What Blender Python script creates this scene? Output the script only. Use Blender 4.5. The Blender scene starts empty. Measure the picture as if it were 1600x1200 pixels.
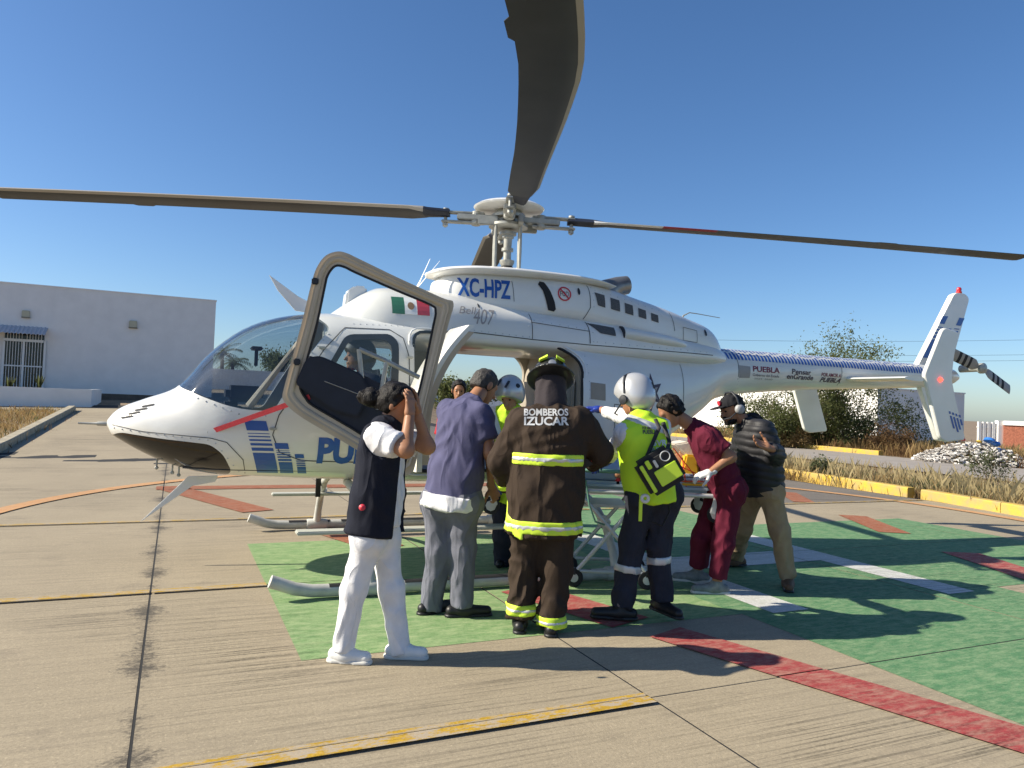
import bpy, bmesh, math, random
import numpy as np
from mathutils import Vector, Matrix
from mathutils.bvhtree import BVHTree
random.seed(7); rng = np.random.default_rng(11)
scn = bpy.context.scene
COL = scn.collection
# ------------------------------------------------------------------ camera
FPX, CAM_H, PITCH, ROLL = 1150.0, 1.47, math.radians(1.5), math.radians(2.25)
_f = np.array([0, math.cos(PITCH), math.sin(PITCH)]); _r0 = np.array([1., 0, 0]); _u0 = np.cross(_r0, _f)
CR = math.cos(ROLL) * _r0 + math.sin(ROLL) * _u0
CU = -math.sin(ROLL) * _r0 + math.cos(ROLL) * _u0
CF = _f; CC = np.array([0, 0, CAM_H])
cam_d = bpy.data.cameras.new('camera'); cam = bpy.data.objects.new('camera', cam_d); COL.objects.link(cam)
cam_d.sensor_width = 36.0; cam_d.sensor_fit = 'HORIZONTAL'; cam_d.lens = 36.0 * FPX / 1600.0
cam_d.clip_start = 0.05; cam_d.clip_end = 3000
cam.matrix_world = Matrix(((CR[0], CU[0], -CF[0], 0), (CR[1], CU[1], -CF[1], 0), (CR[2], CU[2], -CF[2], CAM_H), (0, 0, 0, 1)))
scn.camera = cam
# ------------------------------------------------------------------ light
SUN_EL = math.radians(34.0); SUN_AZ = math.atan2(-0.993, -0.118)      # compass style: atan2(x, y)
world = bpy.data.worlds.new('World'); scn.world = world; world.use_nodes = True
wn = world.node_tree; wn.nodes.clear()
sky = wn.nodes.new('ShaderNodeTexSky'); sky.sky_type = 'NISHITA'; sky.sun_disc = False
sky.sun_elevation = SUN_EL; sky.sun_rotation = SUN_AZ; sky.altitude = 800; sky.air_density = 1.0; sky.dust_density = 1.4; sky.ozone_density = 3.0
bg = wn.nodes.new('ShaderNodeBackground'); bg.inputs['Strength'].default_value = 0.062
wo = wn.nodes.new('ShaderNodeOutputWorld')
hsv = wn.nodes.new('ShaderNodeHueSaturation'); hsv.inputs['Saturation'].default_value = 1.14; hsv.inputs['Value'].default_value = 1.2; wn.links.new(sky.outputs[0], hsv.inputs['Color']); tint = wn.nodes.new('ShaderNodeMix'); tint.data_type = 'RGBA'; tint.blend_type = 'MULTIPLY'; tint.inputs[0].default_value = 1.0; tint.inputs[7].default_value = (.93, 1.0, 1.09, 1); wn.links.new(hsv.outputs[0], tint.inputs[6]); wn.links.new(tint.outputs[2], bg.inputs[0]); wn.links.new(bg.outputs[0], wo.inputs[0])
sun_d = bpy.data.lights.new('sun', 'SUN'); sun_d.energy = 4.7; sun_d.angle = math.radians(0.53); sun_d.color = (1.0, 0.91, 0.75)
sun = bpy.data.objects.new('sun', sun_d); COL.objects.link(sun)
sdir = Vector((math.sin(SUN_AZ) * math.cos(SUN_EL), math.cos(SUN_AZ) * math.cos(SUN_EL), math.sin(SUN_EL)))
sun.rotation_euler = sdir.to_track_quat('Z', 'Y').to_euler()
vs = scn.view_settings; vs.view_transform = 'Standard'; vs.look = 'None'; vs.exposure = 0.9; vs.gamma = 1.0; vs.use_curve_mapping = False

# ------------------------------------------------------------------ helpers
def ray(x, y): return CF + CR * ((x - 800) / FPX) + CU * ((600 - y) / FPX)
def P(x, y, Y):                       # pixel of the 1600x1200 photo at depth Y (metres along +Y)
    d = ray(x, y); return CC + d * (Y / d[1])
def GP(x, y, z=0.0):
    d = ray(x, y); return CC + d * ((z - CAM_H) / d[2])
V = lambda *a: np.array(a, float)
def nrm(v): v = np.asarray(v, float); return v / (np.linalg.norm(v) + 1e-12)

class MB:
    def __init__(s): s.v = []; s.f = []; s.m = []
    def add(s, vs_, fs, mi=0):
        o = len(s.v); s.v += [tuple(map(float, p)) for p in vs_]; s.f += [tuple(i + o for i in f) for f in fs]; s.m += [mi] * len(fs); return s
    def box(s, c, size, rot=None, mi=0):
        hx_, hy_, hz_ = [k / 2 for k in size]
        vv = [V(x * hx_, y * hy_, z * hz_) for x in (-1, 1) for y in (-1, 1) for z in (-1, 1)]
        if rot is not None: vv = [np.asarray(rot) @ p for p in vv]
        return s.add([p + np.asarray(c) for p in vv], [(0, 1, 3, 2), (4, 6, 7, 5), (0, 4, 5, 1), (2, 3, 7, 6), (0, 2, 6, 4), (1, 5, 7, 3)], mi)
    def tube(s, pts, rad, n=12, cap=True, mi=0, flat=None):
        pts = [np.asarray(p, float) for p in pts]; k = len(pts)
        if np.isscalar(rad): rad = [rad] * k
        t0 = nrm(pts[1] - pts[0]); ref = V(0, 0, 1) if abs(t0[2]) < .9 else V(1, 0, 0)
        a = nrm(np.cross(t0, ref)); rings = []
        for i in range(k):
            t = nrm((pts[min(i + 1, k - 1)] - pts[max(i - 1, 0)])); a = nrm(a - t * (a @ t)); b = np.cross(t, a)
            fb = 1 if flat is None else flat
            rings.append([pts[i] + rad[i] * (math.cos(q) * a + fb * math.sin(q) * b) for q in np.linspace(0, 2 * math.pi, n, endpoint=False)])
        return s.rings(rings, cap, mi)
    def rings(s, rings, cap=True, mi=0):
        n = len(rings[0]); vv = [p for r in rings for p in r]; ff = []
        for i in range(len(rings) - 1):
            for j in range(n):
                a = i * n + j; b = i * n + (j + 1) % n; ff.append((a, b, b + n, a + n))
        if cap:
            ff.append(tuple(range(n))[::-1]); ff.append(tuple(range((len(rings) - 1) * n, len(rings) * n)))
        return s.add(vv, ff, mi)
    def lathe(s, prof, c=(0, 0, 0), ax=(0, 0, 1), n=24, mi=0):
        ax = nrm(ax); ref = V(1, 0, 0) if abs(ax[0]) < .9 else V(0, 1, 0); a = nrm(np.cross(ax, ref)); b = np.cross(ax, a); c = np.asarray(c, float)
        return s.rings([[c + ax * h + max(r, 1e-4) * (math.cos(q) * a + math.sin(q) * b) for q in np.linspace(0, 2 * math.pi, n, endpoint=False)] for r, h in prof], True, mi)
    def prism(s, poly, ext, mi=0):     # poly: 3d points, ext: vector
        poly = [np.asarray(p, float) for p in poly]; ext = np.asarray(ext, float); n = len(poly)
        return s.add(poly + [p + ext for p in poly], [tuple(range(n))[::-1], tuple(range(n, 2 * n))] + [(i, (i + 1) % n, (i + 1) % n + n, i + n) for i in range(n)], mi)
    def ring_plate(s, outer, inner, ext, mi=0):   # frame between two outlines of equal count, extruded
        o = [np.asarray(p, float) for p in outer]; i_ = [np.asarray(p, float) for p in inner]; e = np.asarray(ext, float); n = len(o)
        vv = o + i_ + [p + e for p in o] + [p + e for p in i_]; ff = []
        for k in range(n):
            l = (k + 1) % n
            ff += [(k, l, n + l, n + k), (2 * n + k, 3 * n + k, 3 * n + l, 2 * n + l), (k, 2 * n + k, 2 * n + l, l), (n + k, n + l, 3 * n + l, 3 * n + k)]
        return s.add(vv, ff, mi)
    def mesh(s, name):
        me = bpy.data.meshes.new(name); me.from_pydata(s.v, [], s.f); me.validate(); me.polygons.foreach_set('material_index', s.m[:len(me.polygons)] if len(s.m) == len(me.polygons) else [0] * len(me.polygons)); return me
    def build(s, name, mats, parent=None, smooth=None, bevel=0, recalc=True):
        return link(name, s.mesh(name), mats, parent, smooth, bevel, recalc)
def link(name, me, mats, parent=None, smooth=None, bevel=0, recalc=True):
    if recalc or bevel:
        bm = bmesh.new(); bm.from_mesh(me)
        if bevel:
            bmesh.ops.remove_doubles(bm, verts=bm.verts, dist=1e-5)
            es = [e for e in bm.edges if len(e.link_faces) == 2 and e.calc_face_angle(0) > .6]
            bmesh.ops.bevel(bm, geom=es, offset=bevel, segments=2, affect='EDGES', clamp_overlap=True)
        bmesh.ops.recalc_face_normals(bm, faces=bm.faces); bm.to_mesh(me); bm.free()
    if not isinstance(mats, (list, tuple)): mats = [mats]
    for m in mats: me.materials.append(m)
    if smooth is not None:
        me.polygons.foreach_set('use_smooth', [True] * len(me.polygons))
        if smooth > 0: me.set_sharp_from_angle(angle=math.radians(smooth))
    o = bpy.data.objects.new(name, me); COL.objects.link(o)
    if parent is not None: setp(o, parent)
    return o
LOCAL = set()
def setp(o, parent):
    o.parent = parent
    o.matrix_parent_inverse = Matrix.Translation(-parent.location) if (parent.type == 'EMPTY' and parent.name not in LOCAL) else Matrix.Identity(4)
def tag(o, label, cat=None, group=None, kind=None):
    if label: o['label'] = label
    if cat: o['category'] = cat
    if group: o['group'] = group
    if kind: o['kind'] = kind
    return o
def empty(name, loc, label, cat, group=None):
    o = bpy.data.objects.new(name, None); COL.objects.link(o); o.location = tuple(loc); o.empty_display_size = .2
    return tag(o, label, cat, group)

# ------------------------------------------------------------------ materials
def mat(name, col, rough=.6, metal=0., var=0., vscale=6., bump=0., bscale=60., coat=0., spec=.5, stretch=None, col2=None, emit=0., trans=0., ior=1.45, sheen=0.):
    m = bpy.data.materials.new(name); m.use_nodes = True; nt = m.node_tree; p = nt.nodes['Principled BSDF']
    p.inputs['Roughness'].default_value = rough; p.inputs['Metallic'].default_value = metal; p.inputs['Specular IOR Level'].default_value = spec
    p.inputs['Coat Weight'].default_value = coat; p.inputs['Coat Roughness'].default_value = .06; p.inputs['IOR'].default_value = ior
    p.inputs['Transmission Weight'].default_value = trans; p.inputs['Sheen Weight'].default_value = sheen
    c = (*col, 1)
    p.inputs['Base Color'].default_value = c
    if emit: p.inputs['Emission Color'].default_value = c; p.inputs['Emission Strength'].default_value = emit
    if var or bump:
        tc = nt.nodes.new('ShaderNodeTexCoord'); mp = nt.nodes.new('ShaderNodeMapping'); nt.links.new(tc.outputs['Object'], mp.inputs[0])
        if stretch: mp.inputs['Scale'].default_value = stretch
    if var:
        n = nt.nodes.new('ShaderNodeTexNoise'); n.inputs['Scale'].default_value = vscale; n.inputs['Detail'].default_value = 6; nt.links.new(mp.outputs[0], n.inputs['Vector'])
        mx = nt.nodes.new('ShaderNodeMix'); mx.data_type = 'RGBA'; rmp = nt.nodes.new('ShaderNodeMapRange')
        rmp.inputs[1].default_value = .3; rmp.inputs[2].default_value = .7; nt.links.new(n.outputs[0], rmp.inputs[0]); nt.links.new(rmp.outputs[0], mx.inputs[0])
        c2 = col2 if col2 else tuple(k * (1 - var) for k in col)
        mx.inputs[6].default_value = c; mx.inputs[7].default_value = (*c2, 1); nt.links.new(mx.outputs[2], p.inputs['Base Color'])
    if bump:
        n2 = nt.nodes.new('ShaderNodeTexNoise'); n2.inputs['Scale'].default_value = bscale; n2.inputs['Detail'].default_value = 5; nt.links.new(mp.outputs[0], n2.inputs['Vector'])
        b = nt.nodes.new('ShaderNodeBump'); b.inputs['Strength'].default_value = bump; b.inputs['Distance'].default_value = .01; nt.links.new(n2.outputs[0], b.inputs['Height']); nt.links.new(b.outputs[0], p.inputs['Normal'])
    return m
GRID = math.radians(24.5); GA = V(math.cos(GRID), math.sin(GRID), 0); GB = V(-math.sin(GRID), math.cos(GRID), 0)
def uvw(u, v, z=0.): return GA * u + GB * v + V(0, 0, z)
def terr(x, y):                       # the ground climbs gently towards the building on the left
    t = np.clip((-1.0 - x) / 7.0, 0, 1); t = t * t * (3 - 2 * t)
    return np.clip(.05 * (np.clip(y, 0, 60) - 15.0), 0, None) * t

def ground_mat(name, base, dark, streak=.5, joint=False, worn=None, wear=.35, wr=(.46, .66)):
    m = bpy.data.materials.new(name); m.use_nodes = True; nt = m.node_tree; N = nt.nodes; Lk = nt.links; p = N['Principled BSDF']; p.inputs['Roughness'].default_value = .82; p.inputs['Specular IOR Level'].default_value = .3
    tc = N.new('ShaderNodeNewGeometry'); mp = N.new('ShaderNodeMapping'); mp.vector_type = 'POINT'; mp.inputs['Rotation'].default_value = (0, 0, -GRID); Lk.new(tc.outputs['Position'], mp.inputs[0])
    def noise(scale, sc=(1, 1, 1), det=6, rough=.55):
        q = N.new('ShaderNodeMapping'); q.inputs['Scale'].default_value = sc; Lk.new(mp.outputs[0], q.inputs[0])
        n = N.new('ShaderNodeTexNoise'); n.inputs['Scale'].default_value = scale; n.inputs['Detail'].default_value = det; n.inputs['Roughness'].default_value = rough; Lk.new(q.outputs[0], n.inputs['Vector']); return n.outputs[0]
    def rng_(x, a, b, c=0., d=1.):
        r = N.new('ShaderNodeMapRange'); r.inputs[1].default_value = a; r.inputs[2].default_value = b; r.inputs[3].default_value = c; r.inputs[4].default_value = d; Lk.new(x, r.inputs[0]); return r.outputs[0]
    def mix(fac, a, b, typ='MIX'):
        x = N.new('ShaderNodeMix'); x.data_type = 'RGBA'; x.blend_type = typ
        if isinstance(fac, float): x.inputs[0].default_value = fac
        else: Lk.new(fac, x.inputs[0])
        for i, k in ((6, a), (7, b)):
            if isinstance(k, tuple): x.inputs[i].default_value = (*k, 1)
            else: Lk.new(k, x.inputs[i])
        return x.outputs[2]
    def math_(op, a, b=None):
        x = N.new('ShaderNodeMath'); x.operation = op
        for i, k in ((0, a), (1, b)):
            if k is None: continue
            if isinstance(k, (int, float)): x.inputs[i].default_value = k
            else: Lk.new(k, x.inputs[i])
        return x.outputs[0]
    blot = rng_(noise(.9), .35, .7); fine = rng_(noise(38, det=8, rough=.7), .3, .75)
    st = rng_(noise(1.0, (1.6, 20, 1), det=6, rough=.7), .46, .68)                # broom marks along the slab
    stm = math_('MULTIPLY', st, rng_(noise(.55), .36, .62, .12, streak))
    col = mix(blot, base, tuple(k * .84 for k in base))
    col = mix(math_('MULTIPLY', fine, .7), col, tuple(k * .62 for k in base))
    col = mix(stm, col, dark)
    spots = rng_(noise(1.5, (1, 1.7, 1), det=10, rough=.76), .56, .74, 0., .75); col = mix(spots, col, dark)
    mott = rng_(noise(8, det=12, rough=.82), .34, .68, 0., .55); col = mix(mott, col, tuple(k * .66 for k in base))
    grit = rng_(noise(75, det=4, rough=.8), .5, .66, 0., .75); col = mix(grit, col, tuple(k * .5 for k in base)); lite = rng_(noise(60, det=4, rough=.8), .56, .68, 0., .6); col = mix(lite, col, tuple(min(1., k * 1.35) for k in base))
    gr = math_('MULTIPLY', rng_(noise(1.0, (.7, 46, 1), det=5, rough=.62), .51, .57), rng_(noise(.33, det=4), .47, .62, .0, .95)); gr = math_('MULTIPLY', gr, rng_(noise(30, det=4, rough=.7), .3, .6, .2, 1.)); col = mix(gr, col, tuple(k * .26 for k in base))
    if joint:                                                                         # dirt creeping out of the long joint
        sx = N.new('ShaderNodeSeparateXYZ'); Lk.new(mp.outputs[0], sx.inputs[0])
        d = math_('ABSOLUTE', math_('SUBTRACT', sx.outputs[0], -.1))
        w = math_('SUBTRACT', math_('ADD', rng_(noise(1.3, (.6, 1.1, 1), det=10, rough=.78), .42, .78, -.02, .34), math_('MULTIPLY', math_('SUBTRACT', noise(34, det=5, rough=.8), .5), .45)), d)
        col = mix(rng_(w, 0., .12, 0., .8), col, (.04, .036, .033))
    if worn: col = mix(rng_(noise(7, (1, 2.6, 1), det=12, rough=.82), wr[0], wr[1], 0., wear), col, worn)
    Lk.new(col, p.inputs['Base Color'])
    b = N.new('ShaderNodeBump'); b.inputs['Strength'].default_value = .35; b.inputs['Distance'].default_value = .006; Lk.new(math_('ADD', math_('MULTIPLY', fine, .5), math_('MULTIPLY', st, -.6)), b.inputs['Height']); Lk.new(b.outputs[0], p.inputs['Normal'])
    return m
M = {}
M['concrete'] = ground_mat('concrete', (.40, .336, .234), (.13, .108, .085), .5, joint=True)
M['asphalt'] = ground_mat('old_asphalt', (.21, .185, .155), (.09, .08, .07), .5)
M['paint_green'] = ground_mat('green_paint', (.18, .32, .125), (.1, .2, .08), .4, worn=(.33, .40, .21), wear=.8, wr=(.42, .62))
M['paint_green2'] = ground_mat('green_paint_cool', (.095, .235, .105), (.05, .14, .07), .45, worn=(.26, .34, .19), wear=.75, wr=(.44, .64))
M['paint_white'] = ground_mat('white_paint', (.66, .66, .64), (.33, .33, .32), .4, worn=(.36, .38, .32), wear=.75, wr=(.48, .62))
M['paint_red'] = ground_mat('red_paint', (.37, .055, .055), (.19, .06, .05), .45, worn=(.36, .2, .15), wear=.85, wr=(.44, .62))
M['paint_rust'] = ground_mat('rust_paint', (.34, .105, .045), (.2, .09, .05), .35, worn=(.36, .27, .19), wear=.6)
M['paint_orange'] = ground_mat('orange_line_paint', (.62, .33, .14), (.4, .26, .15), .3, worn=(.42, .33, .24), wear=.5)
M['paint_yellow'] = ground_mat('yellow_line_paint', (.55, .34, .03), (.3, .2, .05), .3, worn=(.36, .30, .22), wear=1.0, wr=(.47, .53))
M['joint'] = mat('joint_tar', (.02, .02, .02), .9)
M['soil'] = mat('dry_soil', (.27, .2, .13), .95, var=.45, vscale=1.5, bump=.6, bscale=12)
M['kerb_yellow'] = mat('yellow_kerb_paint', (.56, .37, .035), .85, var=.6, vscale=5, bump=.6, bscale=30, col2=(.36, .27, .12))
M['kerb'] = mat('kerb_concrete', (.42, .37, .27), .9, var=.4, vscale=5, bump=.5, bscale=40)
M['wall_white'] = mat('white_render', (.79, .77, .74), .9, var=.08, vscale=2, bump=.15, bscale=80)
M['wall_cream'] = mat('white_lime_wall', (.78, .77, .74), .9, var=.1, vscale=1.5, bump=.2, bscale=30)
M['brick'] = mat('red_brick', (.42, .15, .09), .9, var=.45, vscale=14, bump=.5, bscale=50)
M['steel'] = mat('galvanised_steel', (.5, .52, .54), .45, .8)
M['black'] = mat('black_rubber', (.016, .016, .018), .75)
M['dark'] = mat('dark_plastic', (.022, .024, .03), .5)

# ------------------------------------------------------------------ ground
def grid_sheet(x0, x1, y0, y1, nx, ny, zoff):
    xs = np.linspace(x0, x1, nx); ys = np.linspace(y0, y1, ny); mb = MB()
    mb.add([(x, y, float(terr(x, y)) + zoff) for y in ys for x in xs], [(j * nx + i, j * nx + i + 1, (j + 1) * nx + i + 1, (j + 1) * nx + i) for j in range(ny - 1) for i in range(nx - 1)]); return mb
g = grid_sheet(-60, 60, -14, 106, 61, 61, -.06)
ground = g.build('ground', M['soil']); tag(ground, None, kind='structure')
# skirts from the near sheet to the horizon sheet
sk = MB(); sk.add([(-60, 106, float(terr(-60, 106)) - .06), (60, 106, -.06), (60, -14, -.06), (-60, -14, -.06), (-1500, 1800, -.3), (1500, 1800, -.3), (1500, -300, -.3), (-1500, -300, -.3)],
                 [(0, 1, 5, 4), (1, 2, 6, 5), (2, 3, 7, 6), (3, 0, 4, 7)])
tag(sk.build('terrain', M['soil']), None, kind='structure')
apron = MB()
_us = np.linspace(-16, 12.55, 40); _vs = np.linspace(-9, 34, 60)
apron.add([tuple(uvw(u, v) + V(0, 0, float(terr(*uvw(u, v)[:2])) - .0012)) for v in _vs for u in _us], [(j * 40 + i, j * 40 + i + 1, (j + 1) * 40 + i + 1, (j + 1) * 40 + i) for j in range(59) for i in range(39)])
apron = apron.build('apron', M['joint']); tag(apron, None, kind='structure')
UJ = [-15.5, -11.2, -7.6, -3.6, -.1, 2.27, 5.85, 9.3, 12.5]; VJ = [-8.5, -4.2, -.4, 3.13, 5.94, 9.08, 12.1, 15.2, 18.6, 22.0, 25.4, 28.8, 32.2]
GAP = .0055
for i in range(len(UJ) - 1):
    for j in range(len(VJ) - 1):
        u0, u1, v0, v1 = UJ[i] + GAP, UJ[i + 1] - GAP, VJ[j] + GAP * .7, VJ[j + 1] - GAP * .7
        n = 7; c = .001; mb = MB(); top = []
        us = [u0, u0 + c] + list(np.linspace(u0 + c, u1 - c, n)[1:-1]) + [u1 - c, u1]; vv = [v0, v0 + c] + list(np.linspace(v0 + c, v1 - c, n)[1:-1]) + [v1 - c, v1]
        dz = 0.
        for b_, v in enumerate(vv):
            for a_, u in enumerate(us):
                q = uvw(u, v); edge = a_ in (0, len(us) - 1) or b_ in (0, len(vv) - 1)
                top.append((q[0], q[1], float(terr(q[0], q[1])) + dz - (.03 if edge else 0)))
        k = len(us); mb.add(top, [(y * k + x, y * k + x + 1, (y + 1) * k + x + 1, (y + 1) * k + x) for y in range(len(vv) - 1) for x in range(k - 1)])
        far = uvw((u0 + u1) / 2, (v0 + v1) / 2)
        mb.build('slab', M['asphalt'] if (v0 > 8 and u0 > 5) else M['concrete'], apron, recalc=False)
def clip(poly, u0, u1, v0, v1):
    for ax, lim, sg in ((0, u0, 1), (0, u1, -1), (1, v0, 1), (1, v1, -1)):
        out = []
        for k in range(len(poly)):
            a, b = poly[k], poly[(k + 1) % len(poly)]; da, db = sg * (a[ax] - lim), sg * (b[ax] - lim)
            if da >= 0: out.append(a)
            if (da >= 0) != (db >= 0):
                t = da / (da - db); out.append((a[0] + t * (b[0] - a[0]), a[1] + t * (b[1] - a[1])))
        poly = out
        if len(poly) < 3: return []
    return poly
def paint(name, polys, m, layer):
    mb = MB()
    for poly in polys:
        for i in range(len(UJ) - 1):
            for j in range(len(VJ) - 1):
                q = clip(list(poly), UJ[i] + .0075, UJ[i + 1] - .0075, VJ[j] + .006, VJ[j + 1] - .006)
                if q: mb.add([tuple(uvw(a, b, .002 + .003 * layer + float(terr(*uvw(a, b)[:2])))) for a, b in q], [tuple(range(len(q)))])
    o = mb.build(name, m, recalc=False); tag(o, None, kind='structure')
    for f in o.data.polygons:
        if f.normal.z < 0: f.flip()
    return o
R4 = lambda u0, u1, v0, v1: [(u0, v0), (u1, v0), (u1, v1), (u0, v1)]
paint('green_pad_marking', [R4(.7, 3.8, 4.2, 7.6)], M['paint_green'], 0)
paint('green_cross_marking', [R4(3.8, 9.75, 4.2, 7.5), R4(3.83, 6.75, -3, 4.2), R4(3.83, 6.75, 7.5, 10.6)], M['paint_green2'], 0)
paint('letter_h_marking', [R4(4.07, 4.42, 4.14, 7.3), R4(6.02, 6.36, 4.14, 7.3), R4(4.42, 6.02, 5.5, 6.0)], M['paint_white'], 1)
def dash(p0, p1, w):
    d = nrm(np.array([p1[0] - p0[0], p1[1] - p0[1]])); n_ = np.array([-d[1], d[0]]) * w / 2; p0 = np.array(p0); p1 = np.array(p1)
    return [tuple(p0 + n_), tuple(p0 - n_), tuple(p1 - n_), tuple(p1 + n_)]
paint('triangle_marking', [dash((9.2, 7.85), (8.45, 6.55), .4), dash((10.5, 10.45), (9.66, 9.2), .36), dash((-.2, 12.15), (2.6, 12.15), .42), dash((.05, 12.0), (1.0, 9.65), .42), dash((3.4, 12.15), (8.0, 12.15), .42), dash((1.55, 8.3), (1.95, 7.1), .42)], M['paint_rust'], 2)
paint('red_triangle_marking', [dash((3.0, 4.0), (4.9, -1.5), .34), dash((8.02, 5.4), (6.8, 2.6), .42), dash((2.55, 5.3), (2.9, 4.25), .4)], M['paint_red'], 2)
CCX, CCY, CRAD = 1.08, 9.31, 6.95
ccu, ccv = float(V(CCX, CCY, 0) @ GA), float(V(CCX, CCY, 0) @ GB)
ringp = []
for k in range(120):
    a0, a1 = 2 * math.pi * k / 120, 2 * math.pi * (k + 1) / 120
    ringp.append([(ccu + r * math.cos(a), ccv + r * math.sin(a)) for a, r in ((a0, CRAD - .11), (a0, CRAD + .11), (a1, CRAD + .11), (a1, CRAD - .11))])
paint('circle_marking', [q for q in ringp if not (q[0][1] < 5.0)], M['paint_orange'], 3)
paint('yellow_line_marking', [R4(-15, 2.25, 3.045, 3.124), R4(-15, 2.25, 3.138, 3.165), R4(-15, .7, 5.885, 5.935), R4(-15, .7, 5.947, 5.97), R4(-15, 12.4, 9.035, 9.07), R4(-15, 12.4, 9.09, 9.12)], M['paint_yellow'], 4)
# ================================================================== helicopter
M['hull'] = mat('white_aircraft_paint', (.75, .75, .72), .3, coat=.6, var=.1, vscale=2.2, bump=.10, bscale=2.6, stretch=(1, 1, 1.6), col2=(.68, .67, .62))
M['hull'].node_tree.nodes['Bump'].inputs['Distance'].default_value = .05
M['hull2'] = mat('white_gloss_paint', (.78, .78, .76), .3, coat=.5)
M['cabin'] = mat('beige_cabin_lining', (.36, .32, .26), .7, var=.15, vscale=8)
M['beige'] = mat('beige_door_frame', (.5, .42, .31), .5, var=.12, vscale=5)
M['navy'] = mat('navy_trim_panel', (.012, .016, .03), .55, var=.3, vscale=9)
M['blue'] = mat('blue_lettering', (.012, .085, .36), .35, coat=.3)
M['decal_dark'] = mat('dark_lettering', (.07, .05, .075), .5)
M['decal_grey'] = mat('grey_lettering', (.33, .31, .3), .5)
M['maroon_ink'] = mat('maroon_lettering', (.2, .015, .05), .5)
M['ink_red'] = mat('red_ink', (.55, .03, .05), .5)
M['flag_green'] = mat('flag_green', (.02, .13, .06), .5); M['flag_white'] = mat('flag_white', (.8, .8, .78), .5); M['flag_red'] = mat('flag_red', (.5, .03, .05), .5); M['flag_brown'] = mat('flag_emblem', (.24, .13, .05), .6)
M['skid'] = mat('scuffed_grey_white_paint', (.56, .56, .52), .5, var=.35, vscale=9, col2=(.38, .38, .35))
M['seam'] = mat('panel_seam', (.06, .06, .06), .7)
M['rotor_metal'] = mat('grey_rotor_metal', (.42, .42, .38), .42, .35, var=.25, vscale=14)
M['blade'] = mat('dark_rotor_blade', (.034, .038, .044), .5, var=.35, vscale=3, stretch=(1, 1, 1))
M['blade_grey'] = mat('grey_blade_edge', (.3, .28, .25), .5)
M['exhaust'] = mat('exhaust_steel', (.34, .33, .31), .4, .8, var=.3, vscale=10)
M['mesh_grille'] = mat('grille_mesh', (.14, .14, .14), .6, var=.8, vscale=220)
M['strap'] = mat('red_strap', (.45, .035, .05), .75, var=.2, vscale=40)
M['seat'] = mat('dark_seat', (.03, .03, .035), .8)
M['lamp_red'] = mat('red_beacon', (.5, .012, .015), .2, coat=.6)
M['lamp_red_lit'] = mat('lit_red_lamp', (1., .05, .03), .3, emit=3.0)
def glass_mat(name, tint, fac, rough=.0):
    m = bpy.data.materials.new(name); m.use_nodes = True; nt = m.node_tree; nt.nodes.clear()
    tr = nt.nodes.new('ShaderNodeBsdfTransparent'); tr.inputs[0].default_value = (*tint, 1)
    gl = nt.nodes.new('ShaderNodeBsdfGlossy'); gl.inputs['Roughness'].default_value = rough; gl.inputs[0].default_value = (.9, .9, .9, 1)
    fr = nt.nodes.new('ShaderNodeFresnel'); fr.inputs[0].default_value = 1.5; mx = nt.nodes.new('ShaderNodeMixShader'); ad = nt.nodes.new('ShaderNodeMath'); ad.operation = 'ADD'; ad.inputs[1].default_value = fac
    ge = nt.nodes.new('ShaderNodeNewGeometry'); iv = nt.nodes.new('ShaderNodeMath'); iv.operation = 'SUBTRACT'; iv.inputs[0].default_value = 1.0; nt.links.new(ge.outputs['Backfacing'], iv.inputs[1]); ml = nt.nodes.new('ShaderNodeMath'); ml.operation = 'MULTIPLY'; nt.links.new(fr.outputs[0], ad.inputs[0]); nt.links.new(ad.outputs[0], ml.inputs[0]); nt.links.new(iv.outputs[0], ml.inputs[1]); nt.links.new(ml.outputs[0], mx.inputs[0]); nt.links.new(tr.outputs[0], mx.inputs[1]); nt.links.new(gl.outputs[0], mx.inputs[2])
    o = nt.nodes.new('ShaderNodeOutputMaterial'); nt.links.new(mx.outputs[0], o.inputs[0]); return m
M['glass'] = glass_mat('tinted_acrylic', (.80, .83, .85), .02, .02)
M['glass_clear'] = glass_mat('clear_acrylic', (.95, .96, .96), .01, .02)
M['glass_dark'] = glass_mat('dark_chin_acrylic', (.05, .05, .048), .02, .02)

YAW = math.radians(22.5); HXW = V(-math.cos(YAW), -math.sin(YAW), 0); HYW = V(math.sin(YAW), -math.cos(YAW), 0); HO = V(-.10, 7.42, 0)
heli = bpy.data.objects.new('helicopter', None); COL.objects.link(heli); heli.location = tuple(HO); heli.rotation_euler = (0, 0, math.pi + YAW); LOCAL.add('helicopter')
tag(heli, 'white helicopter with blue stripes parked on the painted pad, doors open', 'helicopter')
C0 = float(HO @ HYW)
def HL(x, y, yy):                      # pixel -> helicopter coordinates on the plane y = yy
    n = HYW; d = ray(x, y); p = CC + d * (((HYW * (C0 + yy) - CC) @ n) / (d @ n)); v = p - HO
    return V(v @ HXW, yy, p[2])
def toH(p): v = np.asarray(p) - HO; return V(v @ HXW, v @ HYW, v[2])
def fromH(p): return HO + HXW * p[0] + HYW * p[1] + V(0, 0, p[2])

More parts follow.
